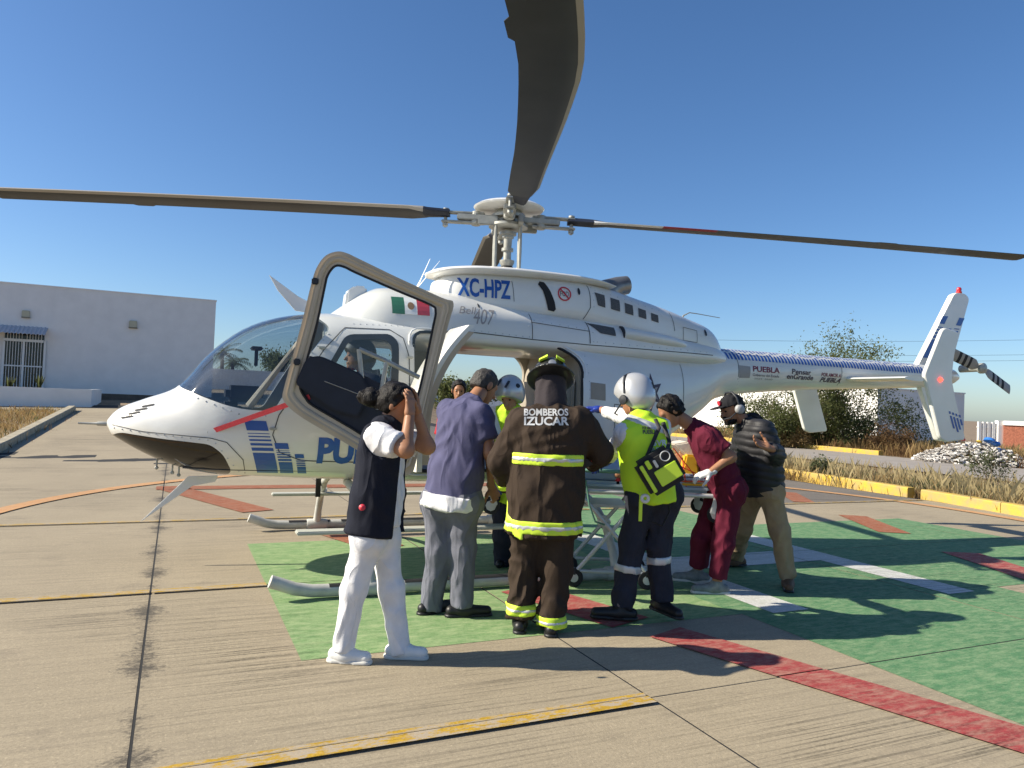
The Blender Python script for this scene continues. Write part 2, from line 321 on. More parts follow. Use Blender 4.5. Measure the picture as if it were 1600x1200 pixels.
def pchip(xs, ys, q):
    xs = np.asarray(xs, float); ys = np.asarray(ys, float); h = np.diff(xs); d = np.diff(ys) / h; m = np.zeros_like(ys)
    for i in range(1, len(xs) - 1):
        if d[i - 1] * d[i] > 0:
            w1 = 2 * h[i] + h[i - 1]; w2 = h[i] + 2 * h[i - 1]; m[i] = (w1 + w2) / (w1 / d[i - 1] + w2 / d[i])
    m[0], m[-1] = d[0], d[-1]
    q = np.clip(q, xs[0], xs[-1]); i = np.clip(np.searchsorted(xs, q) - 1, 0, len(xs) - 2); t = (q - xs[i]) / h[i]
    return (2 * t**3 - 3 * t**2 + 1) * ys[i] + (t**3 - 2 * t**2 + t) * h[i] * m[i] + (-2 * t**3 + 3 * t**2) * ys[i + 1] + (t**3 - t**2) * h[i] * m[i + 1]
class Loft:
    def __init__(s, rows): s.t = np.array(sorted(rows)); s.x = s.t[:, 0]
    def at(s, x): return [float(pchip(s.x, s.t[:, k], x)) for k in range(1, 6)]        # zb zt hw zc n
    def ring(s, x, n, inset=0.):
        zb, zt, hw, zc, e = s.at(x); zb += inset; zt -= inset; hw -= inset; out = []
        for q in np.linspace(0, 2 * math.pi, n, endpoint=False):
            c, sn = math.cos(q), math.sin(q); y = hw * math.copysign(abs(c)**(2 / e), c); r = abs(sn)**(2 / e)
            out.append(V(x, y, zc + (zt - zc) * r if sn > 0 else zc - (zc - zb) * r))
        return out
    def y(s, x, z):
        zb, zt, hw, zc, e = s.at(x); k = abs((z - zc) / ((zt - zc) if z > zc else (zc - zb))); return hw * max(0., 1 - k**e)**(1 / e)
    def z(s, x, y):
        zb, zt, hw, zc, e = s.at(x); return zc + (zt - zc) * max(0., 1 - abs(y / hw)**e)**(1 / e)
    def solid(s, xs, n=56, inset=0., mi=0): return MB().rings([s.ring(x, n, inset) for x in xs], True, mi)
HULL = Loft([(3.49, 1.15, 1.205, .03, 1.17, 2), (3.46, 1.09, 1.25, .10, 1.165, 2), (3.40, 1.05, 1.305, .19, 1.16, 2.1), (3.23, .95, 1.385, .34, 1.15, 2.2), (3.0, .845, 1.485, .47, 1.13, 2.3), (2.92, .82, 1.56, .505, 1.13, 2.3),
 (2.78, .785, 1.75, .56, 1.14, 2.3), (2.63, .765, 1.90, .61, 1.17, 2.4), (2.46, .755, 2.03, .65, 1.2, 2.5), (2.27, .75, 2.12, .685, 1.25, 2.6), (2.05, .74, 2.18, .71, 1.28, 2.7), (1.74, .73, 2.215, .73, 1.3, 2.9), (1.1, .71, 2.215, .745, 1.32, 3.1),
 (0, .70, 2.18, .745, 1.35, 3.2), (-.55, .72, 2.14, .735, 1.38, 3.1), (-1.2, .87, 2.12, .64, 1.48, 2.7), (-1.8, 1.12, 2.12, .49, 1.62, 2.4), (-2.28, 1.42, 2.15, .36, 1.76, 2.2), (-2.55, 1.60, 2.185, .29, 1.89, 2.05), (-2.8, 1.665, 2.195, .265, 1.93, 2)])
BOOM = Loft([(-2.7, 1.645, 2.193, .272, 1.92, 2), (-2.8, 1.665, 2.195, .265, 1.93, 2), (-5.8, 1.88, 2.195, .16, 2.04, 2), (-6.2, 1.91, 2.195, .145, 2.05, 2), (-6.5, 1.96, 2.16, .10, 2.06, 2), (-6.62, 2.02, 2.10, .04, 2.06, 2)])
ROOF = Loft([(1.78, 1.95, 2.185, .08, 2.05, 2.2), (1.65, 1.95, 2.29, .27, 2.05, 2.3), (1.46, 1.95, 2.43, .41, 2.05, 2.4), (1.29, 1.95, 2.5, .48, 2.05, 2.5), (.74, 1.95, 2.515, .55, 2.05, 2.8), (.35, 1.95, 2.45, .585, 2.05, 3.0), (0, 1.95, 2.40, .595, 2.05, 3.2), (-.7, 1.95, 2.36, .585, 2.05, 3.2),
 (-1.3, 1.95, 2.33, .53, 2.05, 3.0), (-2.07, 1.95, 2.26, .42, 2.05, 2.7), (-2.4, 1.95, 2.24, .33, 2.05, 2.3), (-2.56, 1.95, 2.17, .26, 2.05, 2.2)])
COWL = Loft([(.76, 2.3, 2.62, .14, 2.4, 3), (.68, 2.3, 2.68, .27, 2.4, 3), (.5, 2.3, 2.73, .36, 2.4, 3.4), (0, 2.3, 2.74, .43, 2.42, 3.8), (-.6, 2.28, 2.74, .455, 2.42, 3.6), (-.95, 2.2, 2.72, .45, 2.38, 3.2), (-1.4, 2.15, 2.64, .415, 2.3, 3.0), (-1.79, 2.1, 2.56, .385, 2.25, 2.9), (-2.07, 2.1, 2.49, .35, 2.2, 2.8), (-2.38, 2.05, 2.405, .29, 2.15, 2.6), (-2.5, 2.05, 2.3, .24, 2.12, 2.4), (-2.57, 2.05, 2.16, .16, 2.1, 2.2)])
LIP = Loft([(.84, 2.685, 2.70, .05, 2.69, 2), (.80, 2.665, 2.725, .19, 2.695, 2), (.68, 2.66, 2.755, .33, 2.71, 2), (.4, 2.67, 2.78, .44, 2.725, 2.2), (0, 2.68, 2.79, .475, 2.735, 2.3), (-.5, 2.69, 2.785, .465, 2.74, 2.3), (-.85, 2.69, 2.755, .44, 2.73, 2.3), (-1.05, 2.68, 2.72, .40, 2.70, 2.3)])
def tmpobj(mb, m):
    me = mb.mesh('cutter'); bm = bmesh.new(); bm.from_mesh(me); bmesh.ops.recalc_face_normals(bm, faces=bm.faces); bm.to_mesh(me); bm.free(); me.materials.append(m)
    o = bpy.data.objects.new('cutter', me); COL.objects.link(o); return o
def boolean(base, ops):
    for op, c in ops:
        b = base.modifiers.new('b', 'BOOLEAN'); b.operation = op; b.object = c; b.solver = 'EXACT'; b.material_mode = 'TRANSFER'
    dg = bpy.context.evaluated_depsgraph_get(); dg.update(); me = bpy.data.meshes.new_from_object(base.evaluated_get(dg)); base.modifiers.clear(); return me
def kill(*os_):
    for o in os_: bpy.data.objects.remove(o, do_unlink=True)
def side_prism(poly, y0, y1): return MB().prism([V(x, y0, z) for x, z in poly], V(0, y1 - y0, 0))
def rounded(poly, r=.06, n=5):
    out = []; k = len(poly)
    for i in range(k):
        p = np.array(poly[i]); a = np.array(poly[i - 1]) - p; b = np.array(poly[(i + 1) % k]) - p
        ra = min(r, np.linalg.norm(a) * .45, np.linalg.norm(b) * .45); a = p + a / np.linalg.norm(a) * ra; b = p + b / np.linalg.norm(b) * ra
        for t in np.linspace(0, 1, n): out.append(tuple((1 - t)**2 * a + 2 * t * (1 - t) * p + t * t * b))
    return out
xs = sorted(set(list(np.linspace(3.49, 2.0, 40)) + list(np.linspace(2.0, -2.8, 70))), reverse=True)
outer = tmpobj(HULL.solid(xs, 72), M['hull'])
inner = tmpobj(HULL.solid([x for x in np.linspace(3.1, -.62, 50)], 48, .045), M['cabin'])
WS = rounded([(2.97, 1.505), (2.76, 1.42), (2.60, 1.365), (2.45, 1.335), (2.24, 1.33), (1.98, 1.80), (1.80, 2.05), (1.90, 2.145), (2.2, 2.45), (3.1, 2.45)], .05)
CHIN = rounded([(3.38, 1.115), (3.05, 1.08), (2.70, 1.05), (2.60, .97), (2.52, .81), (2.75, .60), (3.5, .60), (3.6, 1.0)], .05)
CREW = rounded([(2.02, 1.40), (1.82, 1.74), (1.68, 2.0), (1.30, 2.03), (1.235, 1.96), (1.25, 1.40)], .07)
OPEN = rounded([(1.10, 2.075), (.3, 2.075), (-.33, 2.03), (-.54, 1.90), (-.54, 1.2), (-.42, .86), (1.12, .84)], .13)
SOPEN = rounded([(.60, 2.02), (-.36, 2.0), (-.52, 1.85), (-.52, 1.2), (-.40, .86), (.60, .84)], .1)
cut = dict(ws=tmpobj(side_prism(WS, -1.5, 1.5), M['hull']), chinL=tmpobj(side_prism(CHIN, .05, 1.5), M['hull']), chinR=tmpobj(side_prism(CHIN, -1.5, -.05), M['hull']),
           crewL=tmpobj(side_prism(CREW, .3, 1.5), M['hull']), crewR=tmpobj(side_prism(rounded([(2.02, 1.40), (1.82, 1.74), (1.68, 2.0), (1.1, 2.03), (.98, 1.96), (.98, 1.40)], .07), -1.5, -.3), M['hull']),
           op=tmpobj(side_prism(OPEN, .3, 1.5), M['cabin']), sop=tmpobj(side_prism(SOPEN, -1.5, -.3), M['cabin']))
me = boolean(outer, [('DIFFERENCE', inner)] + [('DIFFERENCE', c) for c in cut.values()])
fus = link('fuselage', me, [], heli, 32, recalc=False)
thin_in = tmpobj(HULL.solid(xs[1:], 72, .009), M['glass']); outer.data.materials.clear(); outer.data.materials.append(M['glass'])
for nm, ck, gm, lab in (('windscreen', 'ws', 'glass', None), ('chin_window', 'chinL', 'glass_dark', None), ('chin_window', 'chinR', 'glass_dark', None), ('door_window', 'crewL', 'glass', None), ('door_window', 'crewR', 'glass', None)):
    outer.data.materials[0] = M[gm]; thin_in.data.materials[0] = M[gm]; cut[ck].data.materials[0] = M[gm]
    link(nm, boolean(outer, [('DIFFERENCE', thin_in), ('INTERSECT', cut[ck])]), [], heli, 30, recalc=False)
kill(outer, inner, thin_in, *cut.values())
boom = BOOM.solid(list(np.linspace(-2.72, -6.2, 30)) + [-6.3, -6.4, -6.5, -6.57, -6.62], 32).build('tail_boom', M['hull'], heli, 40)
roof = ROOF.solid(list(np.linspace(1.78, -2.56, 60)), 44).build('roof_fairing', M['hull'], heli, 40)
cowl = COWL.solid(list(np.linspace(.76, -2.57, 60)), 44).build('engine_cowling', M['hull'], heli, 40)
LIP.solid(list(np.linspace(.84, -1.05, 36)), 40).build('fairing_lip', M['hull2'], heli, 40)

# ---- decals wrapped on the skin
def flat_faces(v2, f2, du=.06, dv=.05):
    bm = bmesh.new(); vs_ = [bm.verts.new((p[0], p[1], 0)) for p in v2]
    for f in f2:
        try: bm.faces.new([vs_[i] for i in f])
        except ValueError: pass
    a = np.array(v2)
    for k, step in ((0, du), (1, dv)):
        for c in np.arange(a[:, k].min() + step, a[:, k].max(), step):
            co = [0, 0, 0]; no = [0, 0, 0]; co[k] = c; no[k] = 1
            bmesh.ops.bisect_plane(bm, geom=bm.verts[:] + bm.edges[:] + bm.faces[:], plane_co=co, plane_no=no, dist=1e-6)
    bm.verts.index_update(); r = [tuple(v.co)[:2] for v in bm.verts], [tuple(v.index for v in f.verts) for f in bm.faces]; bm.free(); return r
def decal(name, v2, f2, loft, m, parent, off=.004, side=1, du=.06, dv=.04):
    v, f = flat_faces(v2, f2, du, dv)
    return MB().add([V(x, side * (loft.y(x, z) + off), z) for x, z in v], f).build(name, m, parent, recalc=False)
_tc = {}
def text2d(s, size, bold=0., shear=0., space=1.0, align='LEFT'):
    c = bpy.data.curves.new('lettering', 'FONT'); c.body = s; c.size = size; c.offset = bold; c.shear = shear; c.space_character = space; c.align_x = align; c.resolution_u = 3
    o = bpy.data.objects.new('lettering', c); COL.objects.link(o); dg = bpy.context.evaluated_depsgraph_get(); dg.update(); me = bpy.data.meshes.new_from_object(o.evaluated_get(dg))
    v = [(p.co.x, p.co.y) for p in me.vertices]; f = [tuple(q.vertices) for q in me.polygons]; kill(o); bpy.data.meshes.remove(me); return v, f
def text_fit(s, w, h, **k):            # scaled to a box, origin lower left
    v, f = text2d(s, 1.0, **k); a = np.array(v); a -= a.min(0); a *= np.array([w, h]) / a.max(0); return [tuple(p) for p in a], f
def side_text(name, s, x0, z0, w, h, loft, m, parent, lean=0., **k):      # x0 is the nose-side end, runs aft
    v, f = text_fit(s, w, h, **k); return decal(name, [(x0 - u + lean * t, z0 + t) for u, t in v], [q[::-1] for q in f], loft, m, parent)
def quads(qs): return [p for q in qs for p in q], [tuple(range(4 * i, 4 * i + 4)) for i in range(len(qs))]
for i, (xo, w, zt_) in enumerate(((2.46, .165, 1.25), (2.225, .105, 1.075), (2.06, .07, .985))):
    H_ = zt_ - .79; q = []; sl = .30
    def par(z0, z1, xo=xo, w=w, zt_=zt_, sl=sl): q.append([(xo - (zt_ - z1) * sl, z1), (xo - w - (zt_ - z1) * sl, z1), (xo - w - (zt_ - z0) * sl, z0), (xo - (zt_ - z0) * sl, z0)])
    par(zt_ - .17 * H_, zt_); z = zt_ - .215 * H_
    for t in (.012, .02, .03, .042, .056): par(z - t * H_, z); z -= (t + .038) * H_
    par(.81, z); decal('stripe_emblem', *quads(q), HULL, M['blue'], fus)
side_text('lettering', 'PUEBLA', 1.88, .905, .86, .225, HULL, M['blue'], fus, bold=.05)
side_text('registration', 'XC-HPZ', .615, 2.455, .50, .185, COWL, M['blue'], cowl, bold=.03)
side_text('maker_lettering', 'Bell', .66, 2.27, .17, .07, ROOF, M['decal_grey'], roof, shear=.3)
side_text('model_lettering', '407', .53, 2.18, .22, .15, ROOF, M['decal_grey'], roof, shear=.4)
fl = [(1.26, 2.235), (.93, 2.39)]
for k, mm in enumerate(('flag_green', 'flag_white', 'flag_red')):
    x0 = 1.26 - .11 * k; decal('flag_band', *quads([[(x0, 2.385), (x0 - .11, 2.385), (x0 - .11, 2.225), (x0, 2.225)]]), ROOF, M[mm], roof)
cv = [(1.095 + .03 * math.cos(a), 2.305 + .036 * math.sin(a)) for a in np.linspace(0, 2 * math.pi, 12, endpoint=False)]
decal('flag_emblem', cv, [tuple(range(12))], ROOF, M['flag_brown'], roof, .007)
# no-debris roundel on the cowling
def annulus(cx, cz, r0, r1, n=28): return [(cx + r * math.cos(a), cz + r * math.sin(a)) for r in (r0, r1) for a in np.linspace(0, 2 * math.pi, n, endpoint=False)], [(i, (i + 1) % n, n + (i + 1) % n, n + i) for i in range(n)]
fx, fz = -.44, 2.56
decal('warning_ring', *annulus(fx, fz, .058, .072), COWL, M['ink_red'], cowl, .006, du=.03, dv=.03)
side_text('warning_lettering', 'FOD', fx + .045, fz - .025, .09, .05, COWL, M['decal_dark'], cowl)
decal('warning_slash', *quads([[(fx + .05, fz + .043), (fx + .04, fz + .052), (fx - .05, fz - .043), (fx - .04, fz - .052)]]), COWL, M['ink_red'], cowl, .009)
# intake slot, grilles, bulge, vents
def patch(name, poly, loft, m, parent, off=.004): decal(name, poly, [tuple(range(len(poly)))], loft, m, parent, off, du=.05, dv=.03)
slot = [(-.19, 2.665), (-.235, 2.66), (-.29, 2.57), (-.335, 2.47), (-.35, 2.40), (-.33, 2.375), (-.27, 2.385), (-.245, 2.47), (-.21, 2.57), (-.165, 2.63)]
patch('intake_slot', slot, COWL, M['black'], cowl, .006)
mb = MB()
for k, (x, z) in enumerate(((-.84, 2.545), (-1.02, 2.515), (-1.19, 2.485), (-1.36, 2.455), (-1.52, 2.425))):
    w, h = .115 - .006 * k, .13 - .012 * k
    q = [(x + w / 2, z + h / 2 - .0), (x - w / 2, z + h / 2 - .018), (x - w / 2, z - h / 2 - .018), (x + w / 2 - (.03 if k == 0 else 0), z - h / 2)]
    patch('grille', q, COWL, M['mesh_grille'], cowl, .005)
patch('grille', [(-.66, 2.29), (-.98, 2.265), (-.97, 2.175), (-.79, 2.19)], ROOF, M['mesh_grille'], roof, .005)
for x, z, w, h in ((-.60, 2.60, .03, .075), (-2.24, 2.32, .035, .075), (.46, 2.36, .018, .05)): patch('latch_slot', [(x + w / 2 * math.cos(a), z + h / 2 * math.sin(a)) for a in np.linspace(0, 2 * math.pi, 12, endpoint=False)], COWL if z > 2.4 or x < -2 else ROOF, M['dark'], cowl, .006)
def seamline(pts, loft, parent, w=.007, name='panel_seam'):
    q = []
    for (a, b) in zip(pts[:-1], pts[1:]):
        d = nrm(np.array(b) - np.array(a)); n_ = np.array([-d[1], d[0]]) * w / 2; q.append([tuple(np.array(a) + n_), tuple(np.array(a) - n_), tuple(np.array(b) - n_), tuple(np.array(b) + n_)])
    decal(name, *quads(q), loft, M['seam'], parent, .003)
seamline([(-.72, 2.68), (-.73, 2.45), (-.66, 2.33)], COWL, cowl); seamline([(-.05, 2.45), (-.05, 2.08)], ROOF, roof); seamline([(-.66, 2.3), (-.67, 2.08)], ROOF, roof, .009)
seamline([(.75, 2.11), (-.05, 2.075), (-.67, 2.065), (-1.6, 2.07), (-2.3, 2.075)], ROOF, roof, .008)
seamline([(-.05, 2.24), (-.66, 2.2)], ROOF, roof, .006); seamline([(-1.75, 2.5), (-1.78, 2.3)], COWL, cowl, .006); seamline([(.1, 2.64), (.08, 2.44)], COWL, cowl, .005)
seamline([(1.72, 2.02), (1.86, 1.86), (2.2, 1.30), (2.24, 1.14), (2.18, 1.0), (2.0, .93), (1.2, .915)], HULL, fus, .008); seamline([(1.72, 2.02), (1.68, 2.06), (1.3, 2.07), (1.19, 2.0), (1.15, 1.83), (1.14, .93)], HULL, fus, .008)
seamline([(3.44, 1.17), (3.2, 1.13), (2.7, 1.10), (2.58, 1.07), (2.45, .93), (2.42, .8)], HULL, fus, .006)
for x, z in ((1.88, 1.87), (2.24, 1.19), (1.145, 1.83)):
    MB().box((x, HULL.y(x, z) + .012, z), (.055, .025, .02), None).build('hinge', M['rotor_metal'], heli, None, .004)
sl_ = [V(x, HULL.y(x, z) - .004, z) for x, z in OPEN]; MB().tube(sl_ + [sl_[0]], .014, 8, False).build('door_seal', M['black'], heli, 50)
sl_ = [V(x + (x - .3) * .05, HULL.y(x, z) - .006, z + (z - 1.5) * .05) for x, z in OPEN]; MB().tube(sl_ + [sl_[0]], .009, 8, False).build('door_rim', M['hull2'], heli, 50)
cw = np.mean(CREW, 0); n_ = len(CREW); ci = [tuple(cw + (np.array(p) - cw) * .80) for p in CREW]
for sd_ in (1,): decal('window_surround', list(CREW) + ci, [(i, (i + 1) % n_, n_ + (i + 1) % n_, n_ + i) for i in range(n_)], HULL, M['navy'], fus, .003, sd_, .1, .06)
rv = MB()
for pts in ([(3.42, 1.145), (2.72, 1.085)], [(2.93, 1.455), (2.5, 1.30)], [(2.5, 1.30), (2.3, 1.29)], [(2.1, 1.66), (1.82, 1.99)], [(2.66, 1.06), (2.47, .82)]):
    a, b = map(np.array, pts); n_ = int(np.linalg.norm(b - a) / .055)
    for t in np.linspace(0, 1, n_): x, z = a + (b - a) * t; rv.lathe([(.0075, 0), (.006, .004), (.001, .005)], (x, HULL.y(x, z) - .001, z), (0, 1, 0), 6)
def rivet_row(loft, pts, step=.05):
    for a, b in zip(pts[:-1], pts[1:]):
        a, b = np.array(a), np.array(b)
        for t in np.linspace(0, 1, max(2, int(np.linalg.norm(b - a) / step))): x, z = a + (b - a) * t; rv.lathe([(.006, 0), (.005, .003), (.001, .004)], (x, loft.y(x, z) - .0005, z), (0, 1, 0), 6)
rivet_row(ROOF, [(.72, 2.13), (-.02, 2.095)], .06); rivet_row(ROOF, [(-.08, 2.26), (-.62, 2.22)], .07); rivet_row(ROOF, [(-.02, 2.4), (-.02, 2.1)], .06); rivet_row(COWL, [(-.76, 2.66), (-.77, 2.46)], .05); rivet_row(ROOF, [(-.7, 2.28), (-.71, 2.1)], .05)
rivet_row(COWL, [(-.8, 2.635), (-1.6, 2.50)], .08); rivet_row(ROOF, [(-.75, 2.1), (-2.2, 2.1)], .09); rivet_row(HULL, [(-.6, 1.95), (-.62, 1.3), (-.66, 1.0)], .07); rivet_row(HULL, [(-.9, 2.0), (-2.4, 2.02)], .09); rivet_row(HULL, [(1.6, 2.10), (1.0, 2.12)], .05); rivet_row(BOOM, [(-2.75, 2.03), (-2.75, 1.78)], .03); rivet_row(BOOM, [(-4.35, 2.05), (-4.35, 1.87)], .03)
rv = rv.build('rivets', M['steel'], heli); rv['kind'] = 'stuff'
seamline([(-2.73, 2.12), (-2.73, 1.72)], BOOM, boom, .008); seamline([(-4.33, 2.1), (-4.33, 1.84)], BOOM, boom, .006); seamline([(-.9, 1.5), (-.92, 1.1), (-1.3, 1.12), (-1.3, 1.48), (-.9, 1.5)], HULL, fus, .006); seamline([(-1.85, 1.95), (-1.86, 1.4)], HULL, fus, .006)
seamline([(-1.9, 2.35), (-2.1, 2.33), (-2.1, 2.2), (-1.9, 2.21), (-1.9, 2.35)], COWL, cowl, .005)
for k in range(4):
    x, z = 3.33 - .05 * k, 1.225 + .032 * k
    mb = MB(); v, f = flat_faces([(x + .045, z), (x - .045, z + .022), (x - .048, z + .034), (x + .042, z + .012)], [(0, 1, 2, 3)], .02, .02)
    mb.add([V(a, HULL.y(a, b) + .009, b) for a, b in v], f); mb.build('vent_slot', M['black'], heli, recalc=False)
# star on the flank, boom lettering, boom band of dashes
st = [(-1.38 + r * math.sin(a) * .8, 1.63 + r * math.cos(a)) for k in range(6) for a, r in ((k * math.pi / 3, .2), ((k + .5) * math.pi / 3, .095))]
decal('star_emblem', st + [(-1.38, 1.63)], [(k, (k + 1) % 12, 12) for k in range(12)], HULL, M['decal_dark'], fus)
st2 = [(-1.38 + (x + 1.38) * .62, 1.63 + (z - 1.63) * .62) for x, z in st]; decal('star_centre', st2 + [(-1.38, 1.63)], [(k, (k + 1) % 12, 12) for k in range(12)], HULL, M['decal_grey'], fus, .007)
patch('handle_recess', [(-.62, 1.70), (-.79, 1.69), (-.79, 1.53), (-.62, 1.54)], HULL, M['cabin'], fus)
patch('crest', [(-2.74, 1.995), (-2.90, 1.99), (-2.90, 1.86), (-2.74, 1.855)], BOOM, M['decal_grey'], boom)
side_text('slogan', 'PUEBLA', -2.94, 1.935, .40, .065, BOOM, M['maroon_ink'], boom, bold=.02)
side_text('slogan', 'Gobierno del Estado', -2.94, 1.885, .40, .03, BOOM, M['decal_dark'], boom); side_text('slogan', '2024', -2.97, 1.85, .12, .018, BOOM, M['decal_grey'], boom); side_text('slogan', '2030', -3.13, 1.85, .12, .018, BOOM, M['decal_grey'], boom)
side_text('slogan', 'Pensar', -3.53, 1.94, .30, .06, BOOM, M['decal_dark'], boom, bold=.02); side_text('slogan', 'enGrande', -3.46, 1.88, .42, .06, BOOM, M['decal_dark'], boom, bold=.02)
side_text('slogan', 'POR AMOR A', -4.0, 1.935, .32, .045, BOOM, M['maroon_ink'], boom, bold=.015); side_text('slogan', 'PUEBLA', -4.0, 1.87, .34, .055, BOOM, M['decal_dark'], boom, bold=.025, shear=.2)
q = []; x = -2.6
for k in range(120):
    w = .027; zt_ = 2.185; zb_ = 2.06
    if x < -5.75: break
    z1 = zb_ + (zt_ - zb_) * random.uniform(.55, .8); q.append([(x, z1), (x - w, z1), (x - w, zb_), (x, zb_)])
    q.append([(x - .004, zt_ - .003), (x - .004 - w, zt_ - .003), (x - .004 - w, z1 + .02), (x - .004, z1 + .02)]); x -= .05
v, f = quads(q); decal('dash_band', v, f, BOOM, M['blue'], boom, .004, du=1.0, dv=.03)
# ---- tail surfaces
def foil(poly_xz, y, th, axis='y'):    # thin fin from an x-z outline, rounded edge
    mb = MB(); c = np.mean(poly_xz, 0); lay = []
    for t, k in ((-.5, .9), (-.3, .985), (0, 1), (.3, .985), (.5, .9)): lay.append([V(c[0] + (p[0] - c[0]) * (1 - (1 - k) * .35), y + th * t, c[1] + (p[1] - c[1]) * (1 - (1 - k) * .2)) for p in poly_xz])
    return mb.rings(lay, True)
FIN = rounded([(-5.78, 2.12), (-6.47, 3.17), (-6.53, 3.20), (-6.70, 3.20), (-6.78, 3.14), (-6.42, 2.12)], .06)
fin = foil(FIN, 0, .085).build('fin', M['hull'], heli, 35)
foil(rounded([(-5.86, 1.95), (-6.24, 1.20), (-6.30, 1.19), (-6.52, 1.19), (-6.42, 1.95)], .04), 0, .07).build('ventral_fin', M['hull'], heli, 35)
def fin_marks(polys, m, y): return MB().add(*[[V(x, y, z) for x, z in quads(polys)[0]], quads(polys)[1]]).build('fin_stripe', m, fin, recalc=False)
q = []
def bar(cx, z0, z1, w): q.append([(cx + w / 2 - (z0 - 2.6) * .62, z0), (cx - w / 2 - (z0 - 2.6) * .62, z0), (cx - w / 2 - (z1 - 2.6) * .62, z1), (cx + w / 2 - (z1 - 2.6) * .62, z1)])
for cx, top in ((-6.15, 2.86), (-6.27, 2.70), (-6.345, 2.70), (-6.47, 2.86)):
    w = .1 if top > 2.8 else .055; bar(cx, top - .09 * (1.2 if w > .08 else .6), top, w); z = top - .15
    for t in (.012, .02, .028, .036): bar(cx, z - t, z, w); z -= t + .02
    bar(cx, 2.28 if cx > -6.2 else z - .08, z, w)
fin_marks(q, M['blue'], .046)
FL = rounded([(-4.70, 1.98), (-4.97, 2.50), (-5.02, 2.53), (-5.24, 2.50), (-5.17, 2.2), (-5.14, 1.95), (-5.22, 1.7), (-5.40, 1.25), (-5.08, 1.22), (-4.98, 1.26)], .04)
for sy in (1, -1):
    e = foil([(x + (0 if sy > 0 else .05), z if sy > 0 else min(z, 2.27)) for x, z in (FL if sy > 0 else rounded([(-4.70, 1.98), (-4.86, 2.26), (-5.15, 2.26), (-5.14, 1.95), (-5.22, 1.7), (-5.40, 1.25), (-5.08, 1.22), (-4.98, 1.26)], .04))], 1.0 * sy, .05).build('end_plate', M['hull'], heli, 35)
    if sy > 0:
        q_ = []
        for k in range(4):
            xt = -5.10 - .05 * k; zt1 = 1.575 - .012 * k; zb1 = (1.38, 1.34, 1.37, 1.42)[k]
            for za, zb2 in ((zt1, zt1 - .03), (zt1 - .05, zb1)): q_.append([(xt - (1.575 - za) * .42, za), (xt - .03 - (1.575 - za) * .42, za), (xt - .03 - (1.575 - zb2) * .42, zb2), (xt - (1.575 - zb2) * .42, zb2)])
        MB().add([V(x, 1.028, z) for x, z in quads(q_)[0]], quads(q_)[1]).build('plate_stripe', M['blue'], e, recalc=False)
        MB().lathe([(.026, 0), (.026, .012), (.018, .025), (.002, .03)], (-4.95, 1.024, 1.93), (0, 1, 0), 14).build('position_light', M['lamp_red_lit'], e, 40)
MB().rings([[V(-4.42 - .2 * (1 - math.cos(a)) , s, 1.925 + .028 * math.sin(a) * (1 if math.cos(a) > -.5 else .5)) for a in np.linspace(0, 2 * math.pi, 16, endpoint=False)] for s in (-1.0, 0, 1.0)]).build('stabilizer', M['hull'], heli, 35)
MB().lathe([(.035, 0), (.04, .03), (.03, .035), (.033, .07), (.02, .09), (.003, .095)], (-6.62, 0, 3.19), (0, 0, 1), 14).build('beacon', M['lamp_red'], heli, 40)
# tail rotor on the port side
tr = V(-6.62, .30, 2.17); MB().lathe([(.05, -.25), (.045, 0), (.07, .02), (.07, .07), (.03, .09)], tr, (0, 1, 0), 14).build('tail_rotor_hub', M['rotor_metal'], heli, 40)
for sgn in (1, -1):
    d = nrm(V(-.88, 0, -.40)) if sgn > 0 else nrm(V(.94, 0, .26)); pv = nrm(np.cross(d, V(0, 1, 0))); pv = nrm(pv * .96 + V(0, .25, 0)); bl = MB(); nseg = 11
    nb = np.cross(d, pv)
    def pr_(r, w): c = tr + d * r * .74 + V(0, .04, 0); return [c + pv * w * .075 * math.cos(a) + nb * .012 * w * math.sin(a) for a in np.linspace(0, 2 * math.pi, 12, endpoint=False)]
    seg = [(.1, .4, 0), (.2, .95, 0), (.30, 1, 0), (.36, 1, 1), (.43, 1, 0), (.50, 1, 1), (.57, 1, 0), (.64, 1, 1), (.72, 1, 0), (.80, 1, 0), (.83, .98, 0)]
    for a_, b_ in zip(seg[:-1], seg[1:]): bl.rings([pr_(a_[0], a_[1]), pr_(b_[0], b_[1])], True, b_[2] if b_[2] else 0)
    bl.build('tail_rotor_blade', [M['blade_grey'], M['black']], heli, 40)
